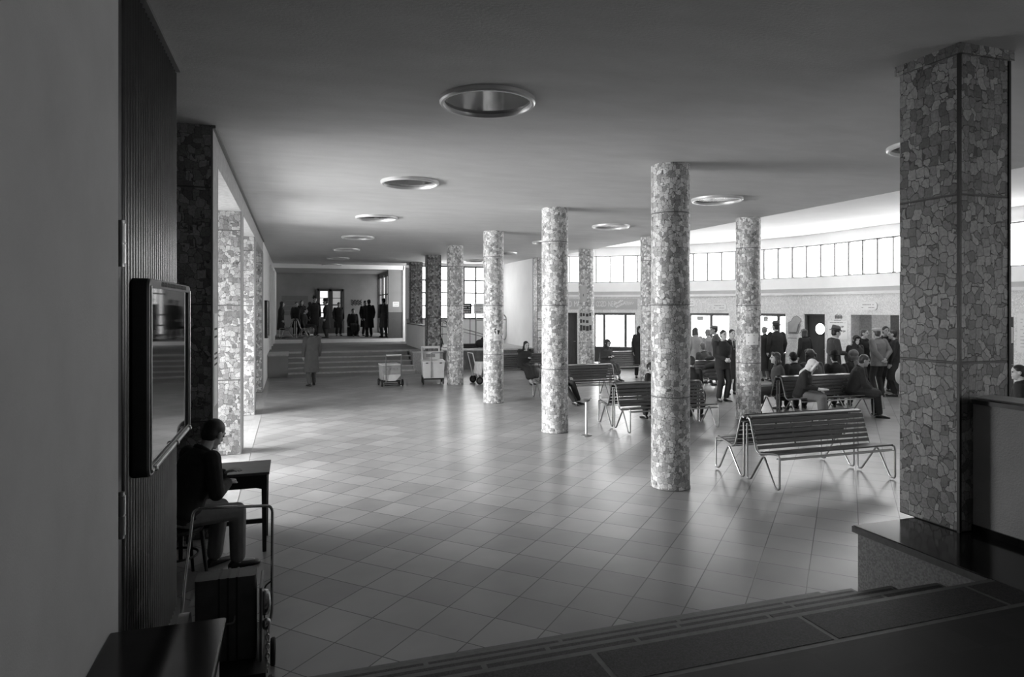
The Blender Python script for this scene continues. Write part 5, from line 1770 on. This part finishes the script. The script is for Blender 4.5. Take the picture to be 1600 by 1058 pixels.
o = MB().box(-0.25, 0.25, -0.2, 0.2, 0, 0.425).build('crate', 'black_wood', bevel=0.01)
o.location = (p.x, p.y + 0.02, FZ)
tag(o, 'dark wooden crate used as a seat in the far waiting hall', 'crate', None, 'thing')

# the cup in the hatted man's hand
wr = hk['arm'][1][2]
el = hk['arm'][1][1]
mw = Matrix.Translation(hatman.location) @ Matrix.Rotation(hatman.rotation_euler.z, 4, 'Z')
cpos = mw @ (wr + (wr - el).normalized() * 0.085 + V((0.0, 0.02, -0.035)))
o = thing('cup', 'white cup held by the man in the dark felt hat', 'cup', cpos)
MB().lathe([(0.0, 0.0), (0.030, 0.0), (0.040, 0.09), (0.037, 0.09), (0.028, 0.006), (0.0, 0.006)], 20).build('body', 'white_paint', o, smooth=True)

TEXTS = [o for o in scene.objects if o.type == 'FONT']
# apply the grown surfaces: voxel-fused so that every body and garment is one continuous skin
for o, vx, it in GROWN:
    m_ = o.modifiers.new('fuse', 'REMESH')
    m_.mode = 'VOXEL'
    m_.voxel_size = vx
    m_.use_smooth_shade = True
    if it:
        m2 = o.modifiers.new('soften', 'SMOOTH')
        m2.iterations = it
        m2.factor = 0.5
dg = bpy.context.evaluated_depsgraph_get()
done = []
for o, vx, it in GROWN:
    ev = o.evaluated_get(dg)
    done.append((o, bpy.data.meshes.new_from_object(ev, depsgraph=dg)))
for o, me in done:
    old = o.data
    mats_ = list(old.materials)
    o.modifiers.clear()
    o.data = me
    me.materials.clear()
    for m_ in mats_:
        me.materials.append(m_)
    me.polygons.foreach_set('use_smooth', [True] * len(me.polygons))
    bpy.data.meshes.remove(old)
    me.name = o.name

# lettering becomes plain mesh
for o in TEXTS:
    me = bpy.data.meshes.new_from_object(o.evaluated_get(dg), depsgraph=dg)
    tb_ = bmesh.new()
    tb_.from_mesh(me)
    bmesh.ops.remove_doubles(tb_, verts=tb_.verts[:], dist=0.0002)
    tb_.to_mesh(me)
    tb_.free()
    n = bpy.data.objects.new('letter', me)
    COL.objects.link(n)
    n.parent = o.parent
    n.matrix_basis = o.matrix_basis.copy()
    bpy.data.objects.remove(o)

# ================================================================== light and picture settings
world = bpy.data.worlds.new('world')
world.use_nodes = True
world.node_tree.nodes['Background'].inputs['Color'].default_value = g(0.6)
world.node_tree.nodes['Background'].inputs['Strength'].default_value = 0.25
scene.world = world
# daylight entering the side room through its glazed front, square to the glass
la = bpy.data.lights.new('side_daylight', 'AREA')
la.shape = 'RECTANGLE'
la.size, la.size_y = 2.6, 6.2
la.spread = math.radians(104)
la.energy = 800.0
lo = bpy.data.objects.new('side_daylight', la)
lo.location = (-4.35, 11.9, 1.75)
lo.rotation_euler = (0, -PI / 2 + 0.28, 0)
COL.objects.link(lo)
vs = scene.view_settings
scene.display_settings.display_device = 'sRGB'
vs.view_transform = 'Standard'
vs.look = 'None'
vs.exposure = 0.0
vs.gamma = 1.0
vs.use_curve_mapping = False
scene.cycles.use_denoising = True
scene.cycles.max_bounces = 10
scene.cycles.diffuse_bounces = 6
scene.cycles.sample_clamp_indirect = 8.0
